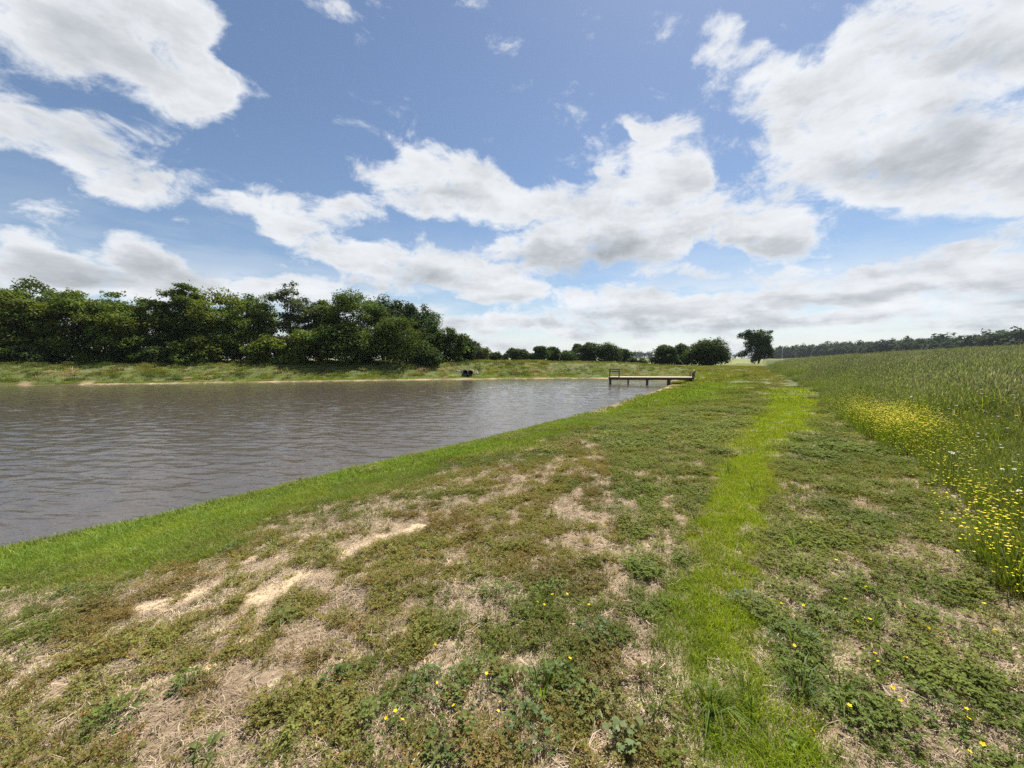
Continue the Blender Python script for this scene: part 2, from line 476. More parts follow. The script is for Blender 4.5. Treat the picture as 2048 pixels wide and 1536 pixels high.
STRIP = [(1360, 1640, 1560), (1350, 1590, 1450), (1335, 1560, 1350), (1330, 1520, 1270), (1345, 1490, 1200), (1375, 1520, 1120), (1415, 1535, 1010), (1445, 1565, 920), (1480, 1630, 860), (1530, 1640, 810), (1545, 1630, 780)]
STRIP = strip_line(STRIP)
SANDS = [  # bare sandy tracks: pixel polylines with half width in pixels
    [(-140, 1365, 26), (-40, 1330, 28), (60, 1290, 28), (190, 1245, 24), (330, 1205, 22), (430, 1180, 18)],
    [(520, 1190, 16), (600, 1155, 24), (690, 1115, 26), (780, 1080, 16), (880, 1045, 10)],
    [(150, 1430, 22), (260, 1385, 24), (350, 1350, 26), (420, 1335, 16)],
    [(-20, 1420, 16), (60, 1400, 14), (100, 1380, 10)],
    [(430, 1270, 16), (500, 1250, 18), (560, 1235, 10)], [(520, 1115, 14), (550, 1110, 10)],
    [(470, 1310, 14), (500, 1290, 14)], [(690, 1325, 20), (720, 1300, 16)], [(1210, 1400, 20), (1225, 1450, 24), (1190, 1490, 20)],
    [(860, 1330, 14), (900, 1335, 10)], [(230, 1500, 14), (120, 1540, 14)],
]
SAND_G = []
for line in SANDS:
    c = ground_at([p[0] for p in line], [p[1] for p in line])[:, :2]
    w = np.abs(ground_at([p[0] for p in line], [p[1] - p[2] * .5 for p in line])[:, 1] - ground_at([p[0] for p in line], [p[1] + p[2] * .5 for p in line])[:, 1]) / 2
    SAND_G.append((c, float(np.mean(w)) * .66))

def cover(x, y, d=None, e=None):
    """shares of what covers the ground at x, y"""
    x = np.ravel(np.asarray(x, float)); y = np.ravel(np.asarray(y, float))
    d = pond_d(x, y) if d is None else np.ravel(d)
    e = meadow_d(x, y) if e is None else np.ravel(e)
    n1 = fbm(x * .8, y * .8, 51, 4); n2 = fbm(x * 2.6 + 7, y * 2.6, 61, 4, .6); n3 = fbm(x * 7 + 3, y * 7, 71, 3, .6)
    st = strip_dist(x, y, STRIP) + (n2 - .5) * 1.5 + (n3 - .5) * .5
    strip = 1 - smooth(st, .60, 1.28)
    lush = 1 - smooth(d + (n1 - .5) * 2.4 + (n2 - .5) * 1.0, 2.4, 4.6)
    farther = smooth(y, 13, 20)
    lush = np.maximum(lush, farther * (1 - smooth(d + (n1 - .5) * 2, 5.0, 8.0)))
    sand = np.zeros_like(x)
    for c, w in SAND_G:
        dd = seg_dist(x, y, c, False) / (w * 1.25) + (n2 - .5) * 4.2 + (n3 - .5) * 2.6
        sand = np.maximum(sand, 1 - smooth(dd, .5, 1.25))
    sand = sand * smooth(d, .2, 1.0)
    mud = np.zeros_like(x)
    mud = np.maximum(mud, (1 - smooth(d + (n2 - .5) * .5, .25, .7)) * smooth(x, 2.0, 4.5))
    mud = np.maximum(mud, (1 - smooth(d + (n1 - .5) * 1.2 + (n2 - .5) * .6, .9, 1.5)) * smooth(x, 3.0, 5.5) * (1 - smooth(y, 40, 46)))
    farm = smooth(y - (23 + .40 * x), -6, 10) * (1 - smooth(x, 20, 30))
    mud = np.maximum(mud, farm * (1 - smooth(d + (n1 - .5) * .8, .35, .9)))
    mud = np.maximum(mud, 1 - smooth(d, .0, .10))
    meadow = smooth(e + (n2 - .5) * 1.0, -.15, .25) * (1 - farm)
    right = smooth(st, .9, 1.15) * smooth(x - (.30 + .20 * y), -.2, .3) * (1 - meadow)      # clover side, between strip and meadow
    dry = smooth(n2 * .55 + n3 * .45 + (n1 - .5) * .5, .50, .60)
    return dict(d=d, e=e, n1=n1, n2=n2, n3=n3, strip=strip, lush=lush, sand=sand, mud=mud, meadow=meadow, right=right, dry=dry, far=farm)

# ------------------------------------------------------------------ ground: one sheet, fine under the camera, out to the horizon
NA = 720
ring = [0.0, .35]
while ring[-1] < 4200:
    r = ring[-1]
    ring.append(r + max(.024, min(r * .012, .3) if r < 60 else r * .05 * (1 if r < 200 else 1.6)))
ring = np.array(ring[1:])
# more columns ahead of the camera than behind
ta = np.linspace(0, 1, NA, endpoint=False)
ang = 2 * math.pi * (ta - .5); ang = ang - .62 * np.sin(ang)
R_, A_ = np.meshgrid(ring, ang, indexing='ij')
GX = R_ * np.sin(A_); GY = R_ * np.cos(A_)
gd = pond_d(GX, GY); ge = meadow_d(GX, GY)
GZ = terrain(GX, GY, gd, ge)
cv = cover(GX, GY, gd, ge)
nr, na = GX.shape
V = np.column_stack([GX.ravel(), GY.ravel(), GZ.ravel()])
i0 = (np.arange(nr - 1)[:, None] * na + np.arange(na)[None, :]); i1 = np.arange(nr - 1)[:, None] * na + (np.arange(na)[None, :] + 1) % na
F = np.stack([i0.ravel(), (i0 + na).ravel(), (i1 + na).ravel(), i1.ravel()], 1)
V = np.vstack([V, [[0, 0, terrain(0., 0.)]]])
def L3(a, b, t): return a + (b - a) * np.clip(t, 0, 1)[:, None]
C = np.empty((nr * na, 3))
n1, n2, n3 = cv['n1'], cv['n2'], cv['n3']
SOIL = np.array([.235, .172, .108]); STRAW = np.array([.36, .29, .195]); SAND = np.array([.43, .325, .205]); MUD = np.array([.20, .145, .085]); TURF = np.array([.085, .105, .030])
C[:] = SOIL * (.75 + .5 * n3)[:, None]
C = L3(C, STRAW, smooth(n2 + (n3 - .5) * .8, .38, .62) * .85)
C = L3(C, SAND * (.9 + .2 * n3)[:, None], cv['sand'])
C = L3(C, SOIL * .6 + TURF * .5, np.maximum(cv['strip'], cv['lush']) * .8)
rr = np.hypot(GX, GY).ravel()
C = L3(C, TURF * (.7 + .6 * n2)[:, None], smooth(rr, 14, 30) * .85 * (1 - cv['sand']))
C = L3(C, np.array([.055, .065, .022]), cv['meadow'] * .9)
farcol = L3(np.tile([.105, .125, .035], (nr * na, 1)), np.array([.20, .20, .075]), smooth(fbm(GX.ravel() * .012, GY.ravel() * .03, 81, 3), .42, .6))
C = L3(C, farcol, smooth(rr, 70, 110))
C = L3(C, MUD * (.75 + .5 * n2)[:, None], cv['mud'])
C = L3(C, np.array([.36, .27, .165]) * (.85 + .3 * n2)[:, None], cv['mud'] * cv['far'] * smooth(n1, .4, .6))
C = L3(C, np.array([.075, .05, .028]), 1 - smooth(cv['d'], -.06, .10))
C = np.vstack([C, C[:1]])
me = new_mesh('ground', V, F, None, True)
cap = [(nr * na, k, (k + 1) % na) for k in range(na)]
ca = me.color_attributes.new('soil', 'FLOAT_COLOR', 'POINT')
ca.data.foreach_set('color', np.column_stack([C, np.ones(len(C))]).astype(np.float32).ravel())
gm, nt, b, o_ = mat_new('ground_soil')
at = nt.nodes.new('ShaderNodeAttribute'); at.attribute_name = 'soil'
geo = nt.nodes.new('ShaderNodeNewGeometry')
nz = noise_node(nt, 38.0, 8, .7, geo.outputs['Position'])
nz2 = noise_node(nt, 5.0, 5, .6, geo.outputs['Position'])
r1 = nt.nodes.new('ShaderNodeMapRange'); nt.links.new(nz.outputs['Fac'], r1.inputs[0]); r1.inputs[1].default_value = .3; r1.inputs[2].default_value = .7; r1.inputs[3].default_value = .62; r1.inputs[4].default_value = 1.35
r2 = nt.nodes.new('ShaderNodeMapRange'); nt.links.new(nz2.outputs['Fac'], r2.inputs[0]); r2.inputs[1].default_value = .3; r2.inputs[2].default_value = .7; r2.inputs[3].default_value = .85; r2.inputs[4].default_value = 1.15
mm = nt.nodes.new('ShaderNodeMath'); mm.operation = 'MULTIPLY'; nt.links.new(r1.outputs[0], mm.inputs[0]); nt.links.new(r2.outputs[0], mm.inputs[1])
sc_ = nt.nodes.new('ShaderNodeVectorMath'); sc_.operation = 'SCALE'; nt.links.new(at.outputs['Color'], sc_.inputs[0]); nt.links.new(mm.outputs[0], sc_.inputs['Scale'])
nt.links.new(sc_.outputs[0], b.inputs['Base Color'])
bp = nt.nodes.new('ShaderNodeBump'); bp.inputs['Strength'].default_value = .8; bp.inputs['Distance'].default_value = .012
nt.links.new(nz.outputs['Fac'], bp.inputs['Height']); nt.links.new(bp.outputs[0], b.inputs['Normal'])
b.inputs['Roughness'].default_value = .95; b.inputs['Specular IOR Level'].default_value = .15
me.materials.append(gm)
ground = link('ground', me, kind='structure', label='sandy, patchily grassed ground sloping down to the pond')

# ------------------------------------------------------------------ pond water
wv = []
grid = []
NWA = 640
wr = [3.0]
while wr[-1] < 100: wr.append(wr[-1] + min(.06 + max(0, wr[-1] - 8) * .005, .6))
wr = np.array(wr); wa = np.radians(np.concatenate([np.linspace(-140, -66, 90, endpoint=False), np.linspace(-66, 30, NWA - 110, endpoint=False), np.linspace(30, 70, 20)]))
WRr, WAa = np.meshgrid(wr, wa, indexing='ij')
WX = WRr * np.sin(WAa); WY = WRr * np.cos(WAa)
wd = pond_d(WX, WY)
keep = wd < 1.2
idx = np.arange(WX.size).reshape(WX.shape)
q = np.stack([idx[:-1, :-1], idx[1:, :-1], idx[1:, 1:], idx[:-1, 1:]], -1).reshape(-1, 4)
kf = keep.ravel()[q].all(1)
q = q[kf]
us, inv = np.unique(q, return_inverse=True)
wx_, wy_ = WX.ravel()[us], WY.ravel()[us]
def crest(deg, lx, ly, seed):                       # wind ripples: long crests, short across
    a = math.radians(deg); p = wx_ * math.cos(a) + wy_ * math.sin(a); q2 = -wx_ * math.sin(a) + wy_ * math.cos(a)
    v = fbm(p / lx, q2 / ly, seed, 2, .45)
    return 1 - np.abs(2 * v - 1) * 1.6
calm = np.clip(.35 + .65 * smooth(-wd.ravel()[us], .1, 2.2), 0, 1)
wz = (crest(-12, 1.15, .38, 7) * .026 + crest(8, .75, .23, 9) * .009 + crest(-26, 2.2, .75, 13) * .012) * calm
WV = np.column_stack([wx_, wy_, wz - .02])
wme = new_mesh('pond_water', WV, inv.reshape(-1, 4)[:, ::-1].copy(), None, True)
wm, nt, b, o_ = mat_new('pond_water')
b.inputs['Base Color'].default_value = (.070, .058, .045, 1)
b.inputs['Roughness'].default_value = .06
b.inputs['IOR'].default_value = 1.36
b.inputs['Specular IOR Level'].default_value = .75
geo = nt.nodes.new('ShaderNodeNewGeometry')
def wave(rot, sx, sy, scale, detail, rough):
    mp = nt.nodes.new('ShaderNodeMapping'); nt.links.new(geo.outputs['Position'], mp.inputs['Vector'])
    mp.inputs['Rotation'].default_value = (0, 0, math.radians(rot)); mp.inputs['Scale'].default_value = (sx, sy, 1)
    return noise_node(nt, scale, detail, rough, mp.outputs[0])
w1 = wave(20, .30, 1.0, 1.7, 3, .5); w2 = wave(-8, .35, 1.0, 5.6, 3, .55); w3 = wave(35, .7, 1.0, 13.0, 3, .6)
def madd(a, f, c):
    n = nt.nodes.new('ShaderNodeMath'); n.operation = 'MULTIPLY_ADD'; nt.links.new(a, n.inputs[0]); n.inputs[1].default_value = f
    if isinstance(c, float): n.inputs[2].default_value = c
    else: nt.links.new(c, n.inputs[2])
    return n.outputs[0]
hh = madd(w1.outputs['Fac'], 1.0, 0.0); hh = madd(w2.outputs['Fac'], .42, hh); hh = madd(w3.outputs['Fac'], .10, hh)
bp = nt.nodes.new('ShaderNodeBump'); bp.inputs['Strength'].default_value = 1.0; bp.inputs['Distance'].default_value = .045
nt.links.new(hh, bp.inputs['Height']); nt.links.new(bp.outputs[0], b.inputs['Normal'])
wme.materials.append(wm)
link('pond_water', wme, kind='structure', label='brown rippled water of the farm pond')

# ------------------------------------------------------------------ trees
def set_vary(me, cols):
    ca = me.color_attributes.new('vary', 'FLOAT_COLOR', 'POINT')
    ca.data.foreach_set('color', np.column_stack([cols, np.ones(len(cols))]).astype(np.float32).ravel())

def leaf_quads(c, n, size, rng, aspect=.55):
    """one rhombic leaf (or leaf spray) per row of c, facing n"""
    n = n / (np.linalg.norm(n, axis=1, keepdims=True) + 1e-9)
    r = rng.normal(size=c.shape)
    t = np.cross(n, r); t /= (np.linalg.norm(t, axis=1, keepdims=True) + 1e-9)
    b = np.cross(n, t)
    s = np.asarray(size)[:, None]
    V = np.stack([c + t * s * .6, c + b * s * aspect * .6 - n * s * .10, c - t * s * .6, c - b * s * aspect * .6 - n * s * .10], 1).reshape(-1, 3)
    F = np.arange(len(c) * 4).reshape(-1, 4)
    return V, F

def profile(style, u):
    if style == 'round':  return np.sqrt(np.clip(1 - ((u - .48) / .54) ** 2, 0, 1))
    if style == 'belt':   return np.clip(np.minimum((u + .30) / .5, 1.0), 0, 1) * np.sqrt(np.clip(1 - np.maximum(0, (u - .55) / .47) ** 2, 0, 1))
    if style == 'slim':   return np.clip(np.minimum((u + .05) / .3, 1), 0, 1) * np.sqrt(np.clip(1 - np.maximum(0, (u - .45) / .57) ** 2, 0, 1))
    if style == 'dome':   return np.sqrt(np.clip(1 - np.maximum(0, (u - .30) / .72) ** 2, 0, 1))
    if style == 'vase':   return np.clip(.45 + .65 * np.minimum(u / .55, 1), 0, 1) * np.sqrt(np.clip(1 - np.maximum(0, (u - .68) / .34) ** 2, 0, 1))
    if style == 'lone':   return np.interp(u, [0, .12, .3, .48, .62, .8, .95, 1.0], [.40, .85, 1.05, .72, .98, .98, .92, .75])
    return np.ones_like(u)

bark = simple_mat('tree_bark', (.085, .068, .05), .9, .35, 6, .5)
bark_pale = simple_mat('pale_dead_wood', (.30, .27, .22), .85, .3, 6, .4)
LEAFM = {}
def foliage_mat(col):
    k = tuple(round(c, 3) for c in col)
    if k not in LEAFM: LEAFM[k] = leaf_mat('tree_leaves', k, trans=.34, rough=.7, spec=.04, warm=(1.25, 1.15, .40))
    return LEAFM[k]

def make_tree(name, x, y, height, width, style, seed, label, category, group, col=(.060, .088, .022), leaf=.24, leaves=6500, base=.06, flat=.62, puff=.20, npuff=None, gaps=0.0, lean=0.0, depth=.8):
    rng = np.random.default_rng(seed)
    z0 = float(terrain(np.array([x]), np.array([y]))[0]) - .08
    root = empty(name, (x, y, z0), label, category, group)
    npuff = npuff or 46
    zb = height * base
    u = rng.random(npuff) ** .85
    a = rng.random(npuff) * 2 * math.pi
    rad = np.sqrt(rng.uniform(.10, 1.0, npuff))
    pr = puff * width * rng.uniform(.55, 1.25, npuff)
    lump = 1 + .20 * np.sin(a * 2 + seed) + .14 * np.sin(a * 3 + 2.1 * seed) 
    R = profile(style, u) * (width / 2) * lump
    R = np.maximum(R - pr * .75, .04 * width)
    hx = R * rad * np.cos(a) + lean * u * height; hy = R * rad * np.sin(a) * depth
    hz = zb + pr * flat * .5 + u * np.maximum(height - zb - pr * flat * 1.4, .1)
    # a few leaders make the top ragged
    k = max(3, npuff // 7); ii = np.argsort(-hz)[:k]
    hz[ii] += rng.uniform(-.06, .05, k) * height; pr[ii] *= .5
    P = np.stack([hx, hy, hz], 1)
    w = pr ** 2; w = w / w.sum()
    own = rng.choice(npuff, leaves, p=w)
    dirs = rng.normal(size=(leaves, 3)); dirs /= np.linalg.norm(dirs, axis=1, keepdims=True)
    rr_ = rng.uniform(.35, 1.12, leaves) ** .6
    c = P[own] + dirs * (pr[own] * rr_)[:, None] * np.array([1, 1, flat])
    c += (rng.normal(size=c.shape)) * .05 * width * np.array([.6, .6, .35])
    c[:, 2] = np.maximum(c[:, 2], .05)
    n = dirs * .6 + np.array([0, 0, .75]) + rng.normal(size=c.shape) * .55
    s = leaf * rng.uniform(.55, 1.35, leaves)
    V, F = leaf_quads(c, n, s, rng)
    pv = rng.uniform(.62, 1.38, npuff)
    lv = pv[own] * rng.uniform(.72, 1.3, leaves)
    hue = rng.uniform(-.12, .16, npuff)[own]
    cols = np.stack([lv * (1 + hue), lv, lv * (1 - hue * .5)], 1)
    me = new_mesh('crown', V, F, foliage_mat(col))
    set_vary(me, np.repeat(cols, 4, axis=0))
    # trunk and limbs
    tb = MB()
    tr = max(.06, .020 * height)
    top = height * .72
    bend = rng.normal(size=(4, 2)) * .025 * height
    st = [np.array([0, 0, -.15])] + [np.array([bend[i, 0] + lean * top * f, bend[i, 1], top * f]) for i, f in enumerate((.22, .45, .72, 1.0))]
    tb.tube(st, [tr * 1.35, tr, tr * .8, tr * .5, tr * .2], 7)
    for j in rng.choice(npuff, min(10, npuff), replace=False):
        f = rng.uniform(.25, .75); q0 = st[1] * (1 - f) + st[3] * f
        if P[j][2] < q0[2]: q0 = st[1] * .7
        mid = (q0 + P[j]) / 2 + np.array([0, 0, -.02 * height])
        tb.tube([q0, mid, P[j]], [tr * .42, tr * .3, tr * .1], 5, False)
    tb.build('trunk', bark, root, True)
    link('crown', me, root)
    return root

def belt_depth(px): 
    u = (px - 1024) / FPX
    return 51.3 / (1 - .2536 * u)
def tree_px(px, ytop, wpx, depth, **kw):
    Y = depth; X = (px - 1024) / FPX * Y
    zg = float(terrain(np.array([X]), np.array([Y]))[0])
    H = ((716 - ytop) / FPX * Y + CAMZ - zg) * kw.pop('tall', 1.0)
    Wd = wpx / FPX * Y * 1.0
    return make_tree(kw.pop('name'), X, Y, H, Wd, kw.pop('style'), kw.pop('seed'), kw.pop('label'), kw.pop('category', 'tree'), kw.pop('group', None), **kw)

DK = (.050, .080, .022); MG = (.077, .117, .025); YG = (.106, .148, .027); BG = (.052, .084, .032); GY = (.078, .102, .046)
G1 = 'belt of trees along the far bank'
BELT = [ # px, ytop, width px, extra depth, style, colour, label
    (-60, 585, 150, 11, 'belt', MG, 'broad dark tree cut by the photograph edge, outermost of the belt'),
    (20, 576, 120, 10, 'belt', YG, 'leafy tree with yellow-green sprays at the end of the tree belt'),
    (78, 562, 105, 13, 'belt', MG, 'tree with a wispy leaning top near the end of the belt'),
    (160, 577, 110, 11, 'belt', YG, 'round-topped tree beside the small bright gap in the belt'),
    (228, 586, 95, 13, 'belt', MG, 'middling tree with two low tips just past the bright gap'),
    (296, 592, 105, 11, 'belt', YG, 'lowest-topped tree of the belt, pale sprays down its side'),
    (378, 571, 80, 12, 'belt', MG, 'tree with an upright pointed top rising above the low-topped one'),
    (440, 578, 110, 11, 'belt', YG, 'wide yellow-green tree in the middle of the belt'),
    (508, 590, 90, 14, 'belt', MG, 'tree with a drooping shoulder before the tallest airy one'),
    (584, 566, 84, 12, 'slim', GY, 'tall airy tree with light between its branches, high in the belt'),
    (640, 598, 80, 14, 'belt', MG, 'tree filling the dip between the airy tree and the tall dark one'),
    (712, 572, 105, 12, 'belt', MG, 'tall dense tree with a bare pale snag showing in its crown'),
]
for i, (px, yt, w, ex, st, cl, lb) in enumerate(BELT):
    tree_px(px, yt, w * 1.33, belt_depth(px) + ex, name='belt_tree', style=st, seed=100 + i, label=lb, group=G1, col=cl, leaves=(20000 if st != 'slim' else 9000), base=.02, puff=.115, npuff=(105 if st != 'slim' else 50), flat=.5, leaf=.28)
G2 = 'narrow dark trees behind the belt'
for i, (px, yt, w, ex, lb) in enumerate([(768, 581, 62, 19, 'dark upright tree directly behind the snag tree'), (795, 590, 46, 20, 'dark narrow tree between the tallest dark one and the forked ones'), (822, 602, 34, 20, 'slender dark tree with a feathery top'), (853, 606, 50, 19, 'last narrow dark tree, sky showing through its loose crown')]):
    tree_px(px, yt, w * 1.6, belt_depth(px) + ex, name='narrow_tree', style='slim', seed=140 + i, label=lb, group=G2, col=BG, leaves=7500, base=.05, puff=.24, npuff=40, flat=.9, leaf=.34)
G3 = 'bushy trees at the end of the belt'
for i, (px, yt, w, ex, cl, st, lb) in enumerate([
    (795, 628, 118, 9, MG, 'dome', 'big rounded bushy tree in front of the narrow dark trees'),
    (862, 642, 60, 12, DK, 'belt', 'dark tree stepping down past the last narrow tree'),
    (930, 672, 46, 13, DK, 'belt', 'small dark tree at the very tip of the belt'),
    (690, 640, 110, 8, MG, 'dome', 'rounded bush-like tree below the snag tree'),
    (610, 655, 90, 8, YG, 'dome', 'low spreading tree at the foot of the airy tree'),
    (535, 668, 80, 8, YG, 'dome', 'low pale-tipped tree at the foot of the drooping one'),
    (898, 652, 72, 11, MG, 'dome', 'conical bushy tree that ends the dense belt'),
    (855, 690, 70, 8, DK, 'dome', 'small dark bush in front of the conical tree'),
    (400, 668, 85, 8, YG, 'dome', 'low bright-tipped tree below the wide yellow-green one'),
    (60, 690, 80, 8, DK, 'dome', 'dark low bush under the wispy-topped tree'),
    (320, 690, 70, 8, DK, 'dome', 'dark low bush under the lowest-topped tree'),
    (250, 685, 60, 9, DK, 'dome', 'dark low bush near the bright gap')]):
    tree_px(px, yt, w * 1.12, belt_depth(px) + ex, name='bushy_tree', style=st, seed=160 + i, label=lb, group=G3, col=cl, leaves=11000 if w > 100 else 7000, base=.0, puff=.145, npuff=64, flat=.55, leaf=.29)
# bare pale snag in the tall tree
sx, sy = (727 - 1024) / FPX * 57.5, 57.5
sn = empty('dead_snag', (sx, sy, float(terrain(np.array([sx]), np.array([sy]))[0])), 'bare pale dead trunk standing against the tall dense tree', 'dead tree')
tb = MB(); tb.tube([(0, 0, -.1), (.1, 0, 3), (.05, 0, 6.0), (.25, 0, 8.6)], [.16, .13, .10, .04], 7); tb.build('trunk', bark_pale, sn, True)
tb = MB(); tb.tube([(.06, 0, 6.0), (.5, -.1, 7.2), (.55, -.1, 8.4)], [.07, .05, .02], 5); tb.build('branch', bark_pale, sn, True)
tb = MB(); tb.tube([(.09, 0, 4.0), (-.35, -.1, 5.2)], [.05, .02], 5); tb.build('branch', bark_pale, sn, True)

G4 = 'small field trees beyond the pond'
MID = [(955, 683, 56, 78, GY, 'round', 'grey-green domed tree just past the end of the belt'),
       (990, 704, 32, 82, DK, 'round', 'small dark tree beside the grey-green domed one'),
       (1010, 708, 11, 150, DK, 'round', 'tiny far tree in the gap after the belt'),
       (1033, 696, 40, 88, DK, 'round', 'first dark tree after the gap in the row'),
       (1056, 706, 26, 92, DK, 'round', 'lowest dark tree in the dip of the row'),
       (1079, 694, 38, 88, DK, 'round', 'dark flat-topped tree in the middle of the row'),
       (1106, 695, 36, 92, DK, 'round', 'dark round tree next to the flat-topped one'),
       (1136, 701, 36, 90, DK, 'round', 'low dark tree before the tall pair'),
       (1155, 690, 24, 100, GY, 'round', 'thin grey-green tree leaning on the tall pair'),
       (1177, 684, 44, 92, DK, 'round', 'tallest dark tree of the row'),
       (1210, 688, 48, 90, DK, 'round', 'wide dark tree with a sloping side, end of the tall pair'),
       (1244, 700, 34, 96, DK, 'vase', 'small open-crowned tree with its trunk showing'),
       (1266, 716, 20, 80, DK, 'dome', 'low bush beside the small open-crowned tree'),
       (1284, 718, 18, 80, MG, 'dome', 'very low bush before the far green field'),
       (1328, 691, 46, 82, DK, 'round', 'dark tree with twin humps behind the dock'),
       (1362, 691, 40, 84, DK, 'round', 'loose dark tree touching the big round one'),
       (1416, 678, 82, 72, DK, 'round', 'big round leafy tree behind the shore end of the dock')]
for i, (px, yt, w, dep, cl, st, lb) in enumerate(MID):
    tree_px(px, yt, w * (1.2 if w < 70 else 1.05), dep, tall=1.10, name='field_tree', style=(st if st != 'round' or w > 70 else ['round', 'belt', 'dome'][i % 3]), seed=200 + i, label=lb, group=G4, col=cl, leaves=(15000 if w > 70 else 6500), base=(.16 if st == 'vase' else .03), puff=(.17 if w > 70 else .22), npuff=(60 if w > 70 else [20, 26, 34][i % 3]), flat=[.72, .9, .6][i % 3], leaf=(.30 if w > 70 else .36))
tree_px(1516, 656, 64, 112, name='lone_tree', style='lone', seed=260, label='tall lone tree with a wide flat top in the open field', col=BG, leaves=15000, base=.07, puff=.13, npuff=56, flat=.8, leaf=.40)

# ------------------------------------------------------------------ far woods: one mass each
def wood(name, pts, step, height, seed, label, rows=5, quads=620, gapx=6.0):
    rng = np.random.default_rng(seed)
    Vs, Fs, Cs, nb = [], [], [], 0
    tb = MB()
    P = spline(pts, 20)
    L_ = np.r_[0, np.cumsum(np.linalg.norm(np.diff(P, axis=0), axis=1))]
    nrm = np.array([-(P[-1] - P[0])[1], (P[-1] - P[0])[0]]); nrm /= np.linalg.norm(nrm)
    if nrm @ P.mean(0) < 0: nrm = -nrm
    for row in range(rows):
        for s in np.arange(0, L_[-1], step):
            s2 = s + rng.uniform(-.5, .5) * step
            c = np.array([np.interp(s2, L_, P[:, 0]), np.interp(s2, L_, P[:, 1])]) + nrm * (row * gapx + rng.uniform(-2.5, 2.5))
            h = height * rng.uniform(.78, 1.06) * (.92 + .16 * vnoise(s2 / 45.0, row * .3, seed)) * (1 + .03 * row); w = h * rng.uniform(.55, .85)
            z0 = float(terrain(np.array([c[0]]), np.array([c[1]]), micro=False)[0])
            m = quads
            u = rng.random(m); a = rng.random(m) * 2 * math.pi
            puffs = rng.normal(size=(12, 3)) * np.array([w * .24, w * .24, h * .11]) + np.array([0, 0, h * .62])
            own = rng.integers(0, 12, m)
            d = rng.normal(size=(m, 3)); d /= np.linalg.norm(d, axis=1, keepdims=True)
            q_ = puffs[own] + d * rng.uniform(.5, 1, (m, 1)) * np.array([w * .22, w * .22, h * .17])
            low = rng.random(m) < .42
            q_[low, 2] = rng.uniform(0, h * .62, low.sum()); q_[low, :2] *= 1.25
            q_[:, 2] = np.clip(q_[:, 2], 0, h * 1.02)
            q_ += np.array([c[0], c[1], z0])
            V_, F_ = leaf_quads(q_, d * .7 + np.array([0, 0, .8]) + rng.normal(size=d.shape) * .4, rng.uniform(.7, 1.5, m) * height * .095, rng, .7)
            v = rng.uniform(.75, 1.25) * rng.uniform(.75, 1.25, m)
            Vs.append(V_); Fs.append(F_ + nb); nb += len(V_); Cs.append(np.repeat(np.stack([v, v, v], 1), 4, axis=0))
            if row == 0:
                tb.tube([(c[0], c[1], z0 - .2), (c[0], c[1], z0 + h * .7)], [.28, .12], 5, False)
    me = new_mesh(name, np.vstack(Vs), np.vstack(Fs), foliage_mat((.040, .060, .030)))
    set_vary(me, np.vstack(Cs))
    o = link(name, me, kind='stuff', label=label, category='wood')
    tm = tb.build('tree_stems', bark, o, kind='stuff')
    return o
wood('distant_wood', [(372, 545), (352, 430), (325, 320), (298, 225), (280, 150), (268, 60)], 8.0, 18.3, 300, 'dark far wood running along the horizon behind the tall meadow')
wood('far_wood', [(205, 780), (260, 790), (320, 800)], 9.0, 18.0, 310, 'blue-green far wood on the horizon behind the dock', rows=3, quads=160)
wood('farthest_wood', [(470, 980), (560, 900), (600, 800), (560, 690), (470, 600), (420, 560)], 11.0, 14.0, 320, 'low dark line of wood either side of the lone tree', rows=2, quads=120)

# utility pole
ux, uy = (1563 - 1024) / FPX * 200, 200.0
uz = float(terrain(np.array([ux]), np.array([uy]))[0])
up_ = empty('utility_pole', (ux, uy, uz), 'thin pale pole standing before the far wood beside the lone tree', 'pole')
pole_m = simple_mat('weathered_pole_wood', (.30, .30, .27), .8, .2, 3, .2)
tb = MB(); tb.tube([(0, 0, -.3), (.1, 0, 8.6 - uz)], [.20, .15], 8); tb.build('pole_shaft', pole_m, up_, True)
tb = MB(); tb.tube([(.1, 0, 8.6 - uz), (.1, 0, 8.75 - uz)], [.17, .12], 8); tb.build('pole_cap', pole_m, up_, True)

# ------------------------------------------------------------------ dock with its bench
wood_dk = simple_mat('dock_timber', (.085, .060, .042), .8, .35, 5, .35, stretch=(1, 6, 6))
wood_lt = simple_mat('dock_deck_boards', (.50, .43, .30), .75, .22, 5, .3, stretch=(6, 1, 6))
wood_gy = simple_mat('bench_timber', (.20, .165, .13), .8, .3, 6, .3, stretch=(1, 6, 6))
TH = math.radians(17)
ax = np.array([math.cos(TH), -math.sin(TH), 0]); cy_ = np.array([math.sin(TH), math.cos(TH), 0]); az_ = np.array([0, 0, 1.0])
D0 = np.array([10.45, 41.6, 0.0]); DL, DW = 8.5, 1.55
def dz(s): return .74 + .10 * s / DL
def dp(s, t, z): return D0 + ax * s + cy_ * t + az_ * z
dock = empty('dock', tuple(D0), 'wooden dock on dark posts reaching from the bank over the water', 'dock')
AX = np.array([ax, cy_, az_])
slope = np.array([DL * ax[0], DL * ax[1], .10]); slope /= np.linalg.norm(slope)
AXS = np.array([slope, cy_, np.cross(slope, cy_)])
rel = lambda p: np.asarray(p) - D0
tb = MB(); nb_ = 58
for k in range(nb_):
    s = DL * (k + .5) / nb_
    tb.box(rel(dp(s, DW / 2, dz(s) - .02)) + np.array([0, 0, random.uniform(-.003, .003)]), (DL / nb_ / 2 - .005, DW / 2 + .03, .018), AXS)
tb.build('deck_boards', wood_lt, dock, kind='stuff', label='pale bright deck boards')
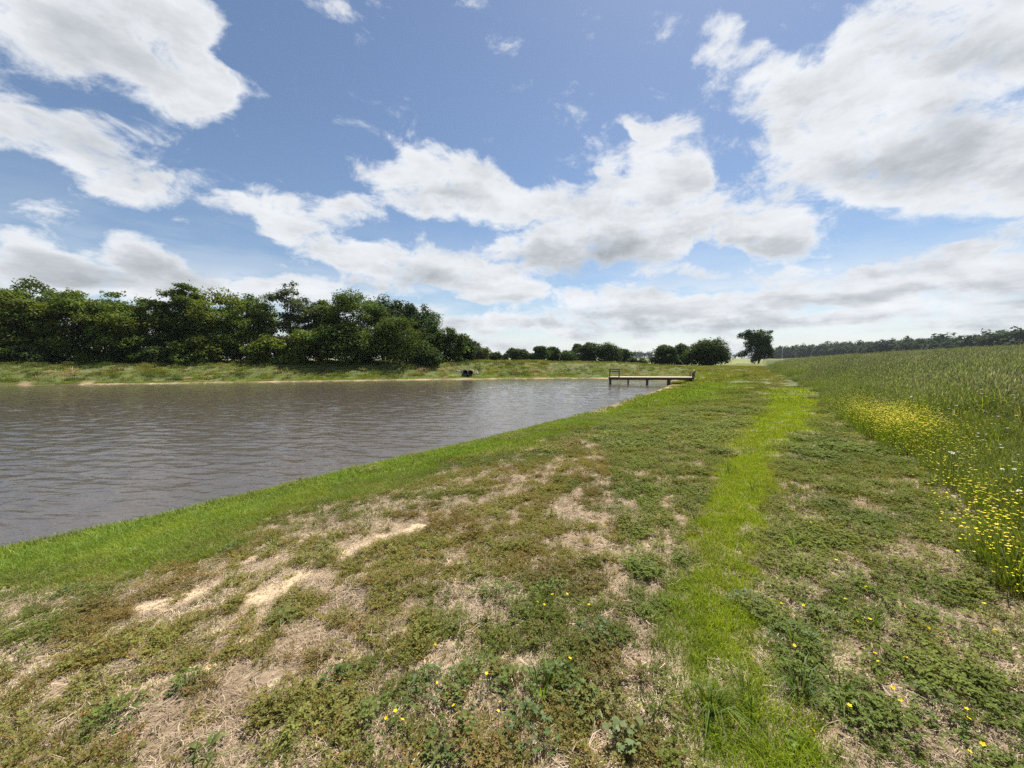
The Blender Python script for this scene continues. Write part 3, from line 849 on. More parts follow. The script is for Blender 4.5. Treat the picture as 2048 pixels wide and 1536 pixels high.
for t in (.02, DW - .02):
    tb = MB(); tb.box(rel(dp(DL / 2, t, dz(DL / 2) - .04 - .13)), (DL / 2 - .01, .025, .125), AXS); tb.build('edge_beam', wood_dk, dock)
for s in (.02, DL - .02):
    tb = MB(); tb.box(rel(dp(s, DW / 2, dz(s) - .04 - .13)), (.024, DW / 2 - .05, .12), AX); tb.build('end_beam', wood_dk, dock)
for s in (.16, 2.05, 4.0, 6.15):
    for t in (-.10, DW + .10):
        pb = rel(dp(s, t, 0)); zt = dz(s) - .03
        g = float(terrain(np.array([pb[0] + D0[0]]), np.array([pb[1] + D0[1]]))[0]) - .3
        tb = MB(); tb.box((pb[0], pb[1], (zt + g) / 2), (.085, .085, (zt - g) / 2), AX); tb.build('post', wood_dk, dock)
    tb = MB(); tb.box(rel(dp(s + .13, DW / 2, dz(s) - .30)), (.025, DW / 2 - .06, .05), AX); tb.build('cross_beam', wood_dk, dock)
# shore-end posts rise above the deck
for t in (-.10, DW + .10):
    pb = rel(dp(DL - .15, t, 0)); g = float(terrain(np.array([pb[0] + D0[0]]), np.array([pb[1] + D0[1]]))[0]) - .3
    zt = dz(DL) + .52
    tb = MB(); tb.box((pb[0], pb[1], (zt + g) / 2), (.085, .085, (zt - g) / 2), AX); tb.build('post', wood_gy if t > 0 else wood_dk, dock, label='post rising above the deck at the shore end')
# shore step
pb = dp(DL + .35, DW / 2, 0); g = float(terrain(np.array([pb[0]]), np.array([pb[1]]))[0])
tb = MB(); tb.box(rel((pb[0], pb[1], (g + dz(DL) - .22) / 2 - .02)), (.32, DW / 2 - .1, max(.06, (dz(DL) - .22 - g) / 2 + .05)), AX); tb.build('shore_step', wood_gy, dock)
# bench at the water end, its back to the near side
bz = dz(0)
bench = MB(); bench.box(rel(dp(.62, .42, bz + .43)), (.52, .20, .022), AX)
bench = bench.build('bench', wood_gy, dock, label='bench seat with a railed back at the water end')
for s in (.12, 1.10):
    tb = MB(); tb.box(rel(dp(s, .10, bz + .44)), (.05, .045, .44), AX); tb.build('back_post', wood_dk, bench)
    tb = MB(); tb.box(rel(dp(s, .57, bz + .205)), (.045, .045, .205), AX); tb.build('front_leg', wood_dk, bench)
tb = MB(); tb.box(rel(dp(.61, .148, bz + .84)), (.52, .02, .055), AX); tb.build('top_rail', wood_gy, bench)
tb = MB(); tb.box(rel(dp(.61, .148, bz + .58)), (.52, .02, .075), AX); tb.build('back_board', wood_gy, bench)
tb = MB(); tb.box(rel(dp(.61, .12, bz + .915)), (.60, .075, .018), AX); tb.build('cap_board', wood_lt, bench)

# bird box on a thin pole by the shore end of the dock
fp = ground_at([1389], [758.5])[0]
bb = empty('bird_box', tuple(fp), 'small box with a cap on a thin post at the shore end of the dock', 'bird box')
tb = MB(); tb.box((0, 0, .30), (.03, .03, .42)); tb.build('post', wood_dk, bb)
tb = MB(); tb.box((0, 0, .88), (.085, .085, .16)); tb.build('box', wood_gy, bb)
tb = MB(); tb.add([(-.13, -.12, 1.045), (.13, -.12, 1.045), (.13, .12, 1.045), (-.13, .12, 1.045), (-.02, -.12, 1.12), (.02, -.12, 1.12), (.02, .12, 1.12), (-.02, .12, 1.12)],
                  [(3, 2, 1, 0), (0, 1, 5, 4), (1, 2, 6, 5), (2, 3, 7, 6), (3, 0, 4, 7), (4, 5, 6, 7)]); tb.build('roof', wood_lt, bb)
# fishing rod leaning on the dock post
rod_m = simple_mat('fishing_rod', (.50, .55, .45), .4, .1, 5, 0)
q0 = dp(DL - .25, DW + .22, dz(DL) + .02); 
rodo = empty('fishing_rod', tuple(q0), 'thin pale fishing rod leaning on the shore end of the dock', 'fishing rod')
tb = MB(); tb.tube([(.15, .05, 0), (-.35, .25, 1.0), (-.95, .5, 1.85)], [.012, .009, .004], 6); tb.build('rod', rod_m, rodo, True)
tb = MB(); tb.tube([(.17, .045, -.02), (.02, .10, .27)], [.017, .017], 7); tb.build('grip', wood_dk, rodo, True)
tb = MB(); tb.tube([(.05, .06, .30), (.05, .14, .30)], [.035, .035], 10); tb.build('reel', wood_dk, rodo, True)
# pale hose lying on the grass beyond the step
hp = ground_at([1394, 1399, 1405, 1411, 1417, 1424], [759.6, 759.4, 759.2, 758.6, 758.0, 757.4])
hose_m = simple_mat('pale_hose', (.62, .62, .34), .5, .1, 5, 0)
ho = MB(); ho.tube([p + np.array([0, 0, .10]) - hp[0] for p in hp], .045, 8)
ho.build('hose', hose_m, None, True, label='pale yellow pipe lying on the grass beside the dock step', category='pipe').location = tuple(hp[0])

# ------------------------------------------------------------------ twin drain pipes in the far bank
pipe_m = simple_mat('black_pipe', (.035, .033, .032), .6, .2, 8, .1)
inner_m = simple_mat('pipe_inside', (.012, .011, .010), .9, .1, 8, 0)
stone_m = simple_mat('pale_rubble', (.42, .38, .33), .9, .3, 5, .6)
for i, (px, py) in enumerate([(930.5, 749.0), (940.8, 748.2)]):
    p = ground_at([px], [py + 3.4])[0]
    nx = -p[0]; nyy = -p[1]; nl = math.hypot(nx, nyy); f = np.array([nx / nl, nyy / nl, 0])
    root = empty('drain_pipe', tuple(p), ['black drain pipe mouth in the far bank, farther from the dock', 'black drain pipe mouth in the far bank, nearer to the dock'][i], 'pipe', 'twin drain pipes in the far bank')
    side = np.array([-f[1], f[0], 0]); r0, r1 = .36, .30
    ring_ = lambda c, r, n=20: [c + side * r * math.cos(2 * math.pi * k / n) + np.array([0, 0, 1]) * r * math.sin(2 * math.pi * k / n) for k in range(n)]
    A = ring_(f * .55 + np.array([0, 0, .36]), r0); B = ring_(-f * 2.2 + np.array([0, 0, .42]), r0)
    tb = MB(); n = 20
    tb.add(A + B, [(k, (k + 1) % n, n + (k + 1) % n, n + k) for k in range(n)]); tb.build('barrel', pipe_m, root, True)
    A2 = ring_(f * .55 + np.array([0, 0, .36]), r1); C2 = ring_(-f * 1.6 + np.array([0, 0, .40]), r1)
    tb = MB(); tb.add(A2 + C2, [(k, n + k, n + (k + 1) % n, (k + 1) % n) for k in range(n)] + [tuple(range(n, 2 * n))]); tb.build('bore', inner_m, root, True)
    A3 = ring_(f * .56 + np.array([0, 0, .36]), r0 + .03)
    A4 = ring_(f * .56 + np.array([0, 0, .36]), r1 - .002); A5 = ring_(f * .40 + np.array([0, 0, .36]), r0 + .03)
    tb = MB(); tb.add(A3 + A4 + A5, [(k, (k + 1) % n, n + (k + 1) % n, n + k) for k in range(n)] + [(k, 2 * n + k, 2 * n + (k + 1) % n, (k + 1) % n) for k in range(n)]); tb.build('rim', simple_mat('pipe_rim', (.16, .15, .145), .7), root, True)
rs = np.random.default_rng(77)
tb = MB(); pc = ground_at([935], [752])[0]
for k in range(60):
    sx_ = rs.uniform(-1.5, 1.5); up1 = rs.uniform(0, 1.15)
    if abs(abs(sx_) - .36) < .33 and up1 < .85: continue
    yy = pc[1] + .35 + up1 * 1.2; xx = pc[0] + sx_
    zz = float(terrain(np.array([xx]), np.array([yy]))[0]) + .05
    A = rs.normal(size=(3, 3)); Q, _ = np.linalg.qr(A)
    tb.box((xx - pc[0], yy - pc[1], zz - pc[2]), rs.uniform(.05, .15, 3), Q, .03)
tb.build('rubble', stone_m, None, kind='stuff', label='pale rubble stones packed round the drain pipes', category='rubble').location = tuple(pc)

# ------------------------------------------------------------------ scattered vegetation
def blades(n, rad, h0, h1, w, lean, rng, splay=.6, droop=.25, cy=1.0):
    """n grass blades inside a disc: five vertices, three triangles each"""
    a = rng.random(n) * 2 * math.pi; r = rad * np.sqrt(rng.random(n))
    bx = r * np.cos(a); by = r * np.sin(a)
    h = rng.uniform(h0, h1, n); ww = w * rng.uniform(.6, 1.3, n)
    az = a * 0 + rng.random(n) * 2 * math.pi
    az = np.where(rng.random(n) < splay, a + rng.normal(size=n) * .7, az)
    le = lean * rng.uniform(.2, 1.3, n)
    dx, dy = np.cos(az), np.sin(az)
    px_, py_ = -dy, dx
    tw = rng.normal(size=n) * .9
    qx = px_ * np.cos(tw) + dx * np.sin(tw); qy = py_ * np.cos(tw) + dy * np.sin(tw)
    b = np.stack([bx, by, np.zeros(n)], 1); q_ = np.stack([qx, qy, np.zeros(n)], 1) * (ww / 2)[:, None]
    m = b + np.stack([dx * le * h * .38, dy * le * h * .38, h * .58], 1)
    t = b + np.stack([dx * le * h * 1.05, dy * le * h * 1.05, h * (1 - droop * le)], 1)
    V = np.stack([b - q_, b + q_, m - q_ * .85, m + q_ * .85, t], 1).reshape(-1, 3)
    k = np.arange(n)[:, None] * 5
    F = np.concatenate([k + np.array([[0, 1, 3]]), k + np.array([[0, 3, 2]]), k + np.array([[2, 3, 4]])], 1).reshape(-1, 3)
    v = rng.uniform(.72, 1.28, n); yl = rng.uniform(-.10, .18, n) + (rng.random(n) < .07) * .55
    c = np.stack([v * (1 + yl), v * (1 + yl * .35), v * (1 - yl * .3)], 1)
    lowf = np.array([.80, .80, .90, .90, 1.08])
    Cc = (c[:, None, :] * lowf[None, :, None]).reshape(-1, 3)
    return V, F, Cc

def small_leaves(c, az, el, ln, wd, rng, fold=.25):
    """oval leaves: base, two shoulders, tip; two triangles each side of a fold"""
    n = len(c)
    d = np.stack([np.cos(az) * np.cos(el), np.sin(az) * np.cos(el), np.sin(el)], 1)
    s = np.stack([-np.sin(az), np.cos(az), np.zeros(n)], 1)
    u = np.cross(d, s)
    ln = ln[:, None]; wd = wd[:, None]
    V = np.stack([c, c + d * ln * .55 + s * wd * .5 - u * wd * fold * -1, c + d * ln, c + d * ln * .55 - s * wd * .5 + u * wd * fold], 1).reshape(-1, 3)
    k = np.arange(n)[:, None] * 4
    F = np.concatenate([k + np.array([[0, 1, 2]]), k + np.array([[0, 2, 3]])], 1).reshape(-1, 3)
    return V, F

def fin(parts):
    V = []; F = []; C_ = []; nb = 0
    for v, f, c in parts:
        V.append(v); F.append(f + nb); C_.append(c); nb += len(v)
    return np.vstack(V), np.vstack(F), np.vstack(C_)

def proto(name, parts, mat):
    V, F, C_ = fin(parts)
    me = new_mesh(name, V, F, mat); set_vary(me, C_)
    return bpy.data.objects.new(name, me)

def sticks(n, rad, l0, l1, w, rng, lift=.012, tilt=.12):
    a = rng.random(n) * 2 * math.pi; r = rad * np.sqrt(rng.random(n))
    az = rng.random(n) * 2 * math.pi; ln = rng.uniform(l0, l1, n); el = rng.normal(size=n) * tilt
    c = np.stack([r * np.cos(a), r * np.sin(a), rng.uniform(.002, lift, n)], 1)
    d = np.stack([np.cos(az) * np.cos(el), np.sin(az) * np.cos(el), np.abs(np.sin(el))], 1) * (ln / 2)[:, None]
    s = np.stack([-np.sin(az), np.cos(az), rng.normal(size=n) * .4], 1) * (w * rng.uniform(.5, 1.3, n) / 2)[:, None]
    bow = np.stack([-np.sin(az), np.cos(az), np.zeros(n)], 1) * (rng.normal(size=n) * .12 * ln)[:, None]
    V = np.stack([c - d - s, c - d + s, c + bow - s, c + bow + s, c + d - s * .6, c + d + s * .6], 1).reshape(-1, 3)
    k = np.arange(n)[:, None] * 6
    F = np.concatenate([k + np.array([[0, 1, 3]]), k + np.array([[0, 3, 2]]), k + np.array([[2, 3, 5]]), k + np.array([[2, 5, 4]])], 1).reshape(-1, 3)
    v = rng.uniform(.55, 1.3, n); c_ = np.repeat(np.stack([v, v * rng.uniform(.9, 1.0, n), v * rng.uniform(.8, 1.0, n)], 1), 6, axis=0)
    return V, F, c_

def scatter(name, P, rz, scl, idx, tint, protos, tilt=None, **props):
    """one mass of plants: copies of the protos set on points by geometry nodes"""
    me = bpy.data.meshes.new(name)
    n = len(P)
    me.vertices.add(n); me.vertices.foreach_set('co', np.asarray(P, np.float32).ravel())
    rot = np.zeros((n, 3), np.float32); rot[:, 2] = rz
    if tilt is not None: rot[:, :2] = tilt
    a = me.attributes.new('turn', 'FLOAT_VECTOR', 'POINT'); a.data.foreach_set('vector', rot.ravel())
    a = me.attributes.new('size', 'FLOAT', 'POINT'); a.data.foreach_set('value', np.asarray(scl, np.float32))
    a = me.attributes.new('kind', 'INT', 'POINT'); a.data.foreach_set('value', np.asarray(idx, np.int32))
    a = me.attributes.new('tint', 'FLOAT_COLOR', 'POINT'); a.data.foreach_set('color', np.column_stack([np.asarray(tint), np.ones(n)]).astype(np.float32).ravel())
    col = bpy.data.collections.new(name + '_kinds')
    for i, o in enumerate(protos):
        o.name = '%s_kind_%03d' % (name, i); col.objects.link(o)
    ng = bpy.data.node_groups.new(name, 'GeometryNodeTree')
    ng.interface.new_socket('Geometry', in_out='INPUT', socket_type='NodeSocketGeometry')
    ng.interface.new_socket('Geometry', in_out='OUTPUT', socket_type='NodeSocketGeometry')
    N = ng.nodes.new
    gi = N('NodeGroupInput'); go = N('NodeGroupOutput'); ip = N('GeometryNodeInstanceOnPoints'); ci = N('GeometryNodeCollectionInfo')
    ci.inputs['Collection'].default_value = col; ci.inputs['Separate Children'].default_value = True; ci.inputs['Reset Children'].default_value = True
    def na(nm, ty):
        x = N('GeometryNodeInputNamedAttribute'); x.data_type = ty; x.inputs['Name'].default_value = nm
        return x.outputs['Attribute']
    Lk = ng.links.new
    Lk(gi.outputs[0], ip.inputs['Points']); Lk(ci.outputs[0], ip.inputs['Instance'])
    ip.inputs['Pick Instance'].default_value = True
    Lk(na('kind', 'INT'), ip.inputs['Instance Index']); Lk(na('turn', 'FLOAT_VECTOR'), ip.inputs['Rotation']); Lk(na('size', 'FLOAT'), ip.inputs['Scale'])
    Lk(ip.outputs[0], go.inputs[0])
    o = link(name, me, **props)
    md = o.modifiers.new('scatter', 'NODES'); md.node_group = ng
    return o

grass_m = leaf_mat('grass_blades', None, trans=.45, rough=.5, spec=.16, warm=(1.1, 1.12, .35))
weed_m = leaf_mat('weed_leaves', None, trans=.42, rough=.65, spec=.05, warm=(1.25, 1.1, .35))
straw_m = leaf_mat('dry_straw', None, trans=.12, rough=.7, spec=.2, warm=(1, 1, .9))
tall_m = leaf_mat('meadow_blades', None, trans=.45, rough=.5, spec=.2, warm=(1.15, 1.1, .45))

rs = np.random.default_rng(2024)
def pts_sector(r0, r1, density, a0=-78, a1=78):
    area = math.pi * (r1 * r1 - r0 * r0) * (a1 - a0) / 360
    n = int(area * density)
    r = np.sqrt(rs.uniform(r0 * r0, r1 * r1, n)); a = np.radians(rs.uniform(a0, a1, n))
    return r * np.sin(a), r * np.cos(a)

def mixc(base, other, t): return base + (other - base) * np.clip(t, 0, 1)[:, None]

# -- short grass: near tufts, middle patches, far patches
gp = []
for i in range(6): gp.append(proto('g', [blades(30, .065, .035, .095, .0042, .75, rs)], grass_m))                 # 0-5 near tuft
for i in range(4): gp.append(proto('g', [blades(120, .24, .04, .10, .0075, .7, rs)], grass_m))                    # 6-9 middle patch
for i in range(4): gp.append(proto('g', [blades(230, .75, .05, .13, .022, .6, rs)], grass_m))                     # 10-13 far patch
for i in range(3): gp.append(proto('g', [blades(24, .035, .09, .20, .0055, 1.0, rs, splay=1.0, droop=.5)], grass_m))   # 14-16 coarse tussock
GP, GI, GS_, GT = [], [], [], []
LUSH = np.array([.190, .278, .044]); STRIPC = np.array([.268, .350, .030]); OLIVE = np.array([.185, .185, .055]); DRYC = np.array([.21, .165, .085]); DARKG = np.array([.085, .135, .03]); RUST = np.array([.17, .105, .055])
for (r0, r1, den, kinds) in ((.75, 7.8, 680, range(0, 6)), (7.2, 20, 44, range(6, 10)), (18, 78, 3.4, range(10, 14))):
    x, y = pts_sector(r0, r1, den)
    c = cover(x, y)
    sand_edge = c['sand'] * (1 - .1)
    keepp = np.maximum(c['lush'], c['strip'])
    other = .62 * (.14 + .55 * smooth(c['n2'] * .7 + c['n3'] * .3, .45, .57)) * (1 + .5 * smooth(np.hypot(x, y), 3, 6.5))
    if r0 > 5: other = .62 + .38 * smooth(c['n2'], .35, .55)
    if r0 > 15: other = np.full_like(x, .95)
    p = np.where(keepp > .5, .55 + .45 * keepp, np.maximum(other, keepp))
    p = p * (1 - .93 * c['sand']) * (1 - .95 * c['mud']) * (1 - c['meadow']) * (c['d'] > .05)
    p = np.where((c['far'] > .5) & (c['d'] < 12), p * .6, p)
    k = rs.random(len(x)) < p
    x, y = x[k], y[k]; c = {kk: vv[k] for kk, vv in c.items()}
    z = terrain(x, y, c['d'], c['e'])
    n = len(x)
    t = np.tile(OLIVE, (n, 1))
    t = mixc(t, DARKG, smooth(c['n1'], .5, .62) * .8)
    t = mixc(t, DRYC, smooth(c['n3'], .56, .7) * .5)
    t = mixc(t, mixc(np.tile(LUSH, (n, 1)), OLIVE * np.array([.95, 1.15, 1.0]), smooth(fbm(x * .9 + 4, y * .9, 181, 3), .48, .66) * .75), c['lush'])
    t = mixc(t, STRIPC * .9, c['lush'] * smooth(c['n2'], .5, .64) * .55)
    t = mixc(t, STRIPC, c['strip'] * (.75 + .25 * smooth(c['n3'], .35, .6)))
    side = smooth(x - (.20 * y + .62) + (c['n2'] - .5) * .5, -.25, .25) if r0 < 5 else 1.0
    t = mixc(t, np.array([.15, .235, .034]), c['strip'] * (1 - side) * .8)
    r = np.hypot(x, y)
    t = mixc(t, np.array([.23, .235, .045]), smooth(y, 24, 34) * smooth(x, 8, 16) * smooth(c['n1'], .40, .56) * .7)
    t = t * rs.uniform(.82, 1.18, (n, 1))
    s = rs.uniform(.75, 1.25, n) * (.62 + .38 * np.maximum(c['lush'], c['strip']))
    s = s * (1 - .35 * (1 - smooth(c['d'], .1, .8)) * (r < 20)) * (1 - .22 * c['strip'])
    GP.append(np.stack([x, y, z - .004], 1)); GI.append(rs.choice(list(kinds), n)); GS_.append(s); GT.append(t)
# coarse tussocks along the water's edge and in the turf
x, y = pts_sector(1.0, 14, 9); c = cover(x, y)
k = (rs.random(len(x)) < np.maximum(.35 * c['lush'] * (c['d'] < 1.2), .10 + .12 * c['strip'] + .10 * c['right'])) * (c['sand'] < .5) * (c['mud'] < .5) * (c['d'] > .1) * (c['meadow'] < .5)
k = k.astype(bool); x, y = x[k], y[k]
GP.append(np.stack([x, y, terrain(x, y) - .004], 1)); GI.append(rs.choice([14, 15, 16], len(x))); GS_.append(rs.uniform(.6, 1.2, len(x)))
GT.append(mixc(np.tile(LUSH, (len(x), 1)), DARKG, rs.random(len(x))))
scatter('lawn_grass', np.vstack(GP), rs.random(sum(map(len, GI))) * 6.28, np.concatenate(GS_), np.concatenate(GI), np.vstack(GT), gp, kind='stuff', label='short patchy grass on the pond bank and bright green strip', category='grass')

# -- low sprawling weeds and clover
def weed_proto():
    ns = 15; L = []
    for j in range(ns):
        az0 = rs.random() * 6.28; R = rs.uniform(.04, .10); m = 7
        t = np.linspace(.15, 1, m)
        c = np.stack([np.cos(az0) * R * t, np.sin(az0) * R * t, .006 + rs.uniform(.008, .05) * t ** .8], 1) + rs.normal(size=(m, 3)) * .004
        c[:, 2] = np.maximum(c[:, 2], .003)
        for side in (-1, 1):
            V_, F_ = small_leaves(c, az0 + side * rs.uniform(.6, 1.3, m), rs.uniform(.05, .8, m), rs.uniform(.010, .018, m), rs.uniform(.005, .008, m), rs)
            v = rs.uniform(.7, 1.3, m); rd = (rs.random(m) < .12) * .45
            L.append((V_, F_, np.repeat(np.stack([v * (1 + rd), v * (1 - rd * .35), v * (1 - rd * .2)], 1), 4, axis=0)))
        s0 = np.array([[0, 0, 0], [.0012, .0012, 0], c[-1], c[-1] + .0012]); L.append((s0, np.array([[0, 1, 3], [0, 3, 2]]), np.tile([1.5, .75, .6], (4, 1))))
    return proto('w', L, weed_m)
def clover_proto(nl=26, rad=.085, sz=.013, hh=(.025, .06)):
    L = []
    a = rs.random(nl) * 6.28; r = rad * np.sqrt(rs.random(nl)); h = rs.uniform(*hh, nl)
    c = np.stack([r * np.cos(a), r * np.sin(a), h], 1); base = c * np.array([.6, .6, 0])
    for j in range(3):
        V_, F_ = small_leaves(c, a + j * 2.094 + rs.normal(size=nl) * .2, rs.uniform(-.15, .45, nl), sz * rs.uniform(.8, 1.3, nl), sz * .9 * rs.uniform(.8, 1.2, nl), rs, .12)
        v = rs.uniform(.7, 1.3, nl)
        L.append((V_, F_, np.repeat(np.stack([v, v, v], 1), 4, axis=0)))
    V_ = np.stack([base, base + .0015, c, c + np.array([.0015, 0, 0])], 1).reshape(-1, 3); k_ = np.arange(nl)[:, None] * 4
    L.append((V_, np.concatenate([k_ + np.array([[0, 1, 3]]), k_ + np.array([[0, 3, 2]])], 1).reshape(-1, 3), np.tile([.9, .9, .9], (nl * 4, 1))))
    return proto('c', L, weed_m)
wp = [weed_proto() for i in range(6)] + [clover_proto() for i in range(6)] + [clover_proto(60, .28, .032, (.03, .08)) for i in range(3)]
WP, WI, WS, WTt = [], [], [], []
for (r0, r1, den, far_) in ((.75, 8.5, 175, False), (8, 22, 14, True)):
    x, y = pts_sector(r0, r1, den); c = cover(x, y); n = len(x)
    bare = (1 - c['sand'] * .93) * (1 - c['mud']) * (1 - c['meadow'] * .8) * (1 - .8 * c['lush']) * np.clip(1 - 1.6 * c['strip'], 0, 1) * (c['d'] > .3)
    isr = c['right'] > .5
    p = np.where(isr, .40 + .60 * smooth(c['n2'], .40, .50), (.11 + .89 * smooth(c['n2'] * .68 + c['n3'] * .32 - .07 * smooth(np.hypot(x, y), 3, 7), .455, .53))) * bare
    k = rs.random(n) < p; x, y = x[k], y[k]; c = {kk: vv[k] for kk, vv in c.items()}; isr = isr[k]; n = len(x)
    t = np.where(isr[:, None], np.array([.155, .185, .038]), np.array([.195, .200, .055]))
    t = mixc(t, np.array([.112, .152, .034]), smooth(c['n1'] + (c['n3'] - .5) * .5, .50, .60) * .8)
    t = mixc(t, RUST, (~isr) * smooth(fbm(x * 1.7, y * 1.7, 91, 3), .54, .68) * .45)
    t = t * rs.uniform(.8, 1.2, (n, 1))
    cl = isr & (rs.random(n) < .75) | (rs.random(n) < .12)
    idx = np.where(cl, rs.integers(6, 12, n), rs.integers(0, 6, n))
    if far_: idx = rs.integers(12, 15, n)
    WP.append(np.stack([x, y, terrain(x, y, c['d'], c['e']) - .003], 1)); WI.append(idx); WS.append(rs.uniform(.7, 1.35, n)); WTt.append(t)
scatter('low_weeds', np.vstack(WP), rs.random(sum(map(len, WI))) * 6.28, np.concatenate(WS), np.concatenate(WI), np.vstack(WTt), wp, kind='stuff', label='low sprawling weeds and clover over the dry ground', category='weeds')

# -- dry straw thatch
sp = [proto('s', [sticks(60, .13, .025, .105, .0025, rs)], straw_m) for i in range(5)] + [proto('s', [sticks(22, .12, .05, .14, .0034, rs, .02, .15)], straw_m) for i in range(3)]
x, y = pts_sector(.75, 9, 175); c = cover(x, y); n = len(x)
p = (.45 + .55 * smooth(c['n2'] + (c['n3'] - .5) * .6, .40, .58)) * (1 - .75 * c['sand']) * (1 - c['lush'] * .85) * (1 - c['strip'] * .9) * (1 - c['meadow'] * .6) * (c['d'] > .5)
p = p * np.where(c['right'] > .5, .75, 1.0) * np.where(np.hypot(x, y) > 5.5, .6, 1)
k = rs.random(n) < p; x, y = x[k], y[k]; n = len(x)
t = mixc(np.tile([.45, .37, .265], (n, 1)), np.array([.30, .235, .165]), fbm(x * 1.3, y * 1.3, 95, 3) * 1.6 - .4) * rs.uniform(.75, 1.25, (n, 1))
scatter('dry_thatch', np.stack([x, y, terrain(x, y) - .001], 1), rs.random(n) * 6.28, rs.uniform(.7, 1.3, n), np.where(rs.random(n) < .85, rs.integers(0, 5, n), rs.integers(5, 8, n)), t, sp, kind='stuff', label='dead straw and thatch lying on the bare ground', category='straw')

# -- tall meadow
def seed_heads(n, rad, h0, h1, rng, w=.003, hw=.014, hl=.09):
    a = rng.random(n) * 6.28; r = rad * np.sqrt(rng.random(n)); h = rng.uniform(h0, h1, n); az = rng.random(n) * 6.28; le = rng.uniform(.05, .3, n)
    b = np.stack([r * np.cos(a), r * np.sin(a), np.zeros(n)], 1); d = np.stack([np.cos(az) * le, np.sin(az) * le, np.ones(n)], 1)
    s = np.stack([-np.sin(az), np.cos(az), np.zeros(n)], 1)
    t0 = b + d * (h - hl)[:, None]; t1 = b + d * h[:, None] + np.stack([np.cos(az), np.sin(az), np.zeros(n)], 1) * .02
    mid = (t0 + t1) / 2; f = np.stack([np.cos(az), np.sin(az), np.zeros(n)], 1)
    V = np.stack([b - s * w / 2, b + s * w / 2, t0, mid + s * hw / 2, mid - s * hw / 2, t1, mid + f * hw / 2, mid - f * hw / 2], 1).reshape(-1, 3)
    k = np.arange(n)[:, None] * 8
    F = np.concatenate([k + np.array([q]) for q in ([0, 1, 2], [2, 3, 5], [2, 5, 4], [2, 6, 5], [2, 5, 7])], 1).reshape(-1, 3)
    col = np.tile(np.array([[1.0, .95, .8]] * 3 + [[2.2, 1.7, 4.8]] * 5), (n, 1)) * np.repeat(rng.uniform(.7, 1.2, n), 8)[:, None]
    return V, F, col
mp_ = []
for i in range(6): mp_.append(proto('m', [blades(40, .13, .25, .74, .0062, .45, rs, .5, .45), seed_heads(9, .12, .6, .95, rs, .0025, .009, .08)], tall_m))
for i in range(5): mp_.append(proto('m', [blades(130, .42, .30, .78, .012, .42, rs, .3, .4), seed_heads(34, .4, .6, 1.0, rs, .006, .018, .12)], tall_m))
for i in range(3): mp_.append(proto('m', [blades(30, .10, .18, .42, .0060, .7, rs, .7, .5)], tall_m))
_q = ground_at([1765, 1740, 1800, 1965, 2010], [850, 870, 880, 1050, 1080], .25)
FLOWER_SPOTS = [(_q[0, 0], _q[0, 1], 2.0), (_q[1, 0], _q[1, 1], 1.6), (_q[2, 0], _q[2, 1], 1.5), (_q[3, 0], _q[3, 1], .7), (_q[4, 0], _q[4, 1], .7)]
MP, MI, MS, MT = [], [], [], []
for (r0, r1, den, kinds) in ((1.6, 11, 30, range(0, 6)), (10, 34, 6.5, range(6, 11)), (33, 75, 2.6, range(6, 11))):
    x, y = pts_sector(r0, r1, den, 10, 88); e = meadow_d(x, y); 
    nn = fbm(x * .9, y * .9, 101, 3)
    k = (e + (nn - .5) * .9 > .18) & (e < 34); x, y, e, nn = x[k], y[k], e[k], nn[k]; n = len(x)
    s = (.40 + .60 * smooth(e, -.2, 2.6)) * rs.uniform(.8, 1.15, n) * (.85 + .3 * nn)
    for (qx, qy, qr) in FLOWER_SPOTS: s = s * (1 - .78 * (1 - smooth(np.hypot(x - qx, y - qy), qr * .6, qr * 1.3)))
    t = mixc(np.tile([.165, .230, .058], (n, 1)), np.array([.112, .172, .046]), smooth(fbm(x * .5, y * .5, 111, 3), .42, .6))
    t = mixc(t, np.array([.170, .200, .085]), smooth(fbm(x * .8 + 9, y * .8, 121, 3), .52, .68) * .7) * rs.uniform(.82, 1.18, (n, 1))
    MP.append(np.stack([x, y, terrain(x, y) - .01], 1)); MI.append(rs.choice(list(kinds), n)); MS.append(s); MT.append(t)
x, y = pts_sector(1.5, 14, 62, 5, 88); e = meadow_d(x, y); nn = fbm(x * 1.4, y * 1.4, 131, 3)
k = (e + (nn - .5) * 1.0 > .0) & (e < 1.8); x, y = x[k], y[k]; n = len(x)
MP.append(np.stack([x, y, terrain(x, y) - .01], 1)); MI.append(rs.choice([11, 12, 13], n)); MS.append(rs.uniform(.7, 1.2, n)); MT.append(np.tile([.125, .165, .028], (n, 1)) * rs.uniform(.8, 1.2, (n, 1)))
scatter('meadow_grass', np.vstack(MP), rs.random(sum(map(len, MI))) * 6.28, np.concatenate(MS), np.concatenate(MI), np.vstack(MT), mp_, kind='stuff', label='tall seeding meadow grass on the rise beside the mown bank', category='grass')

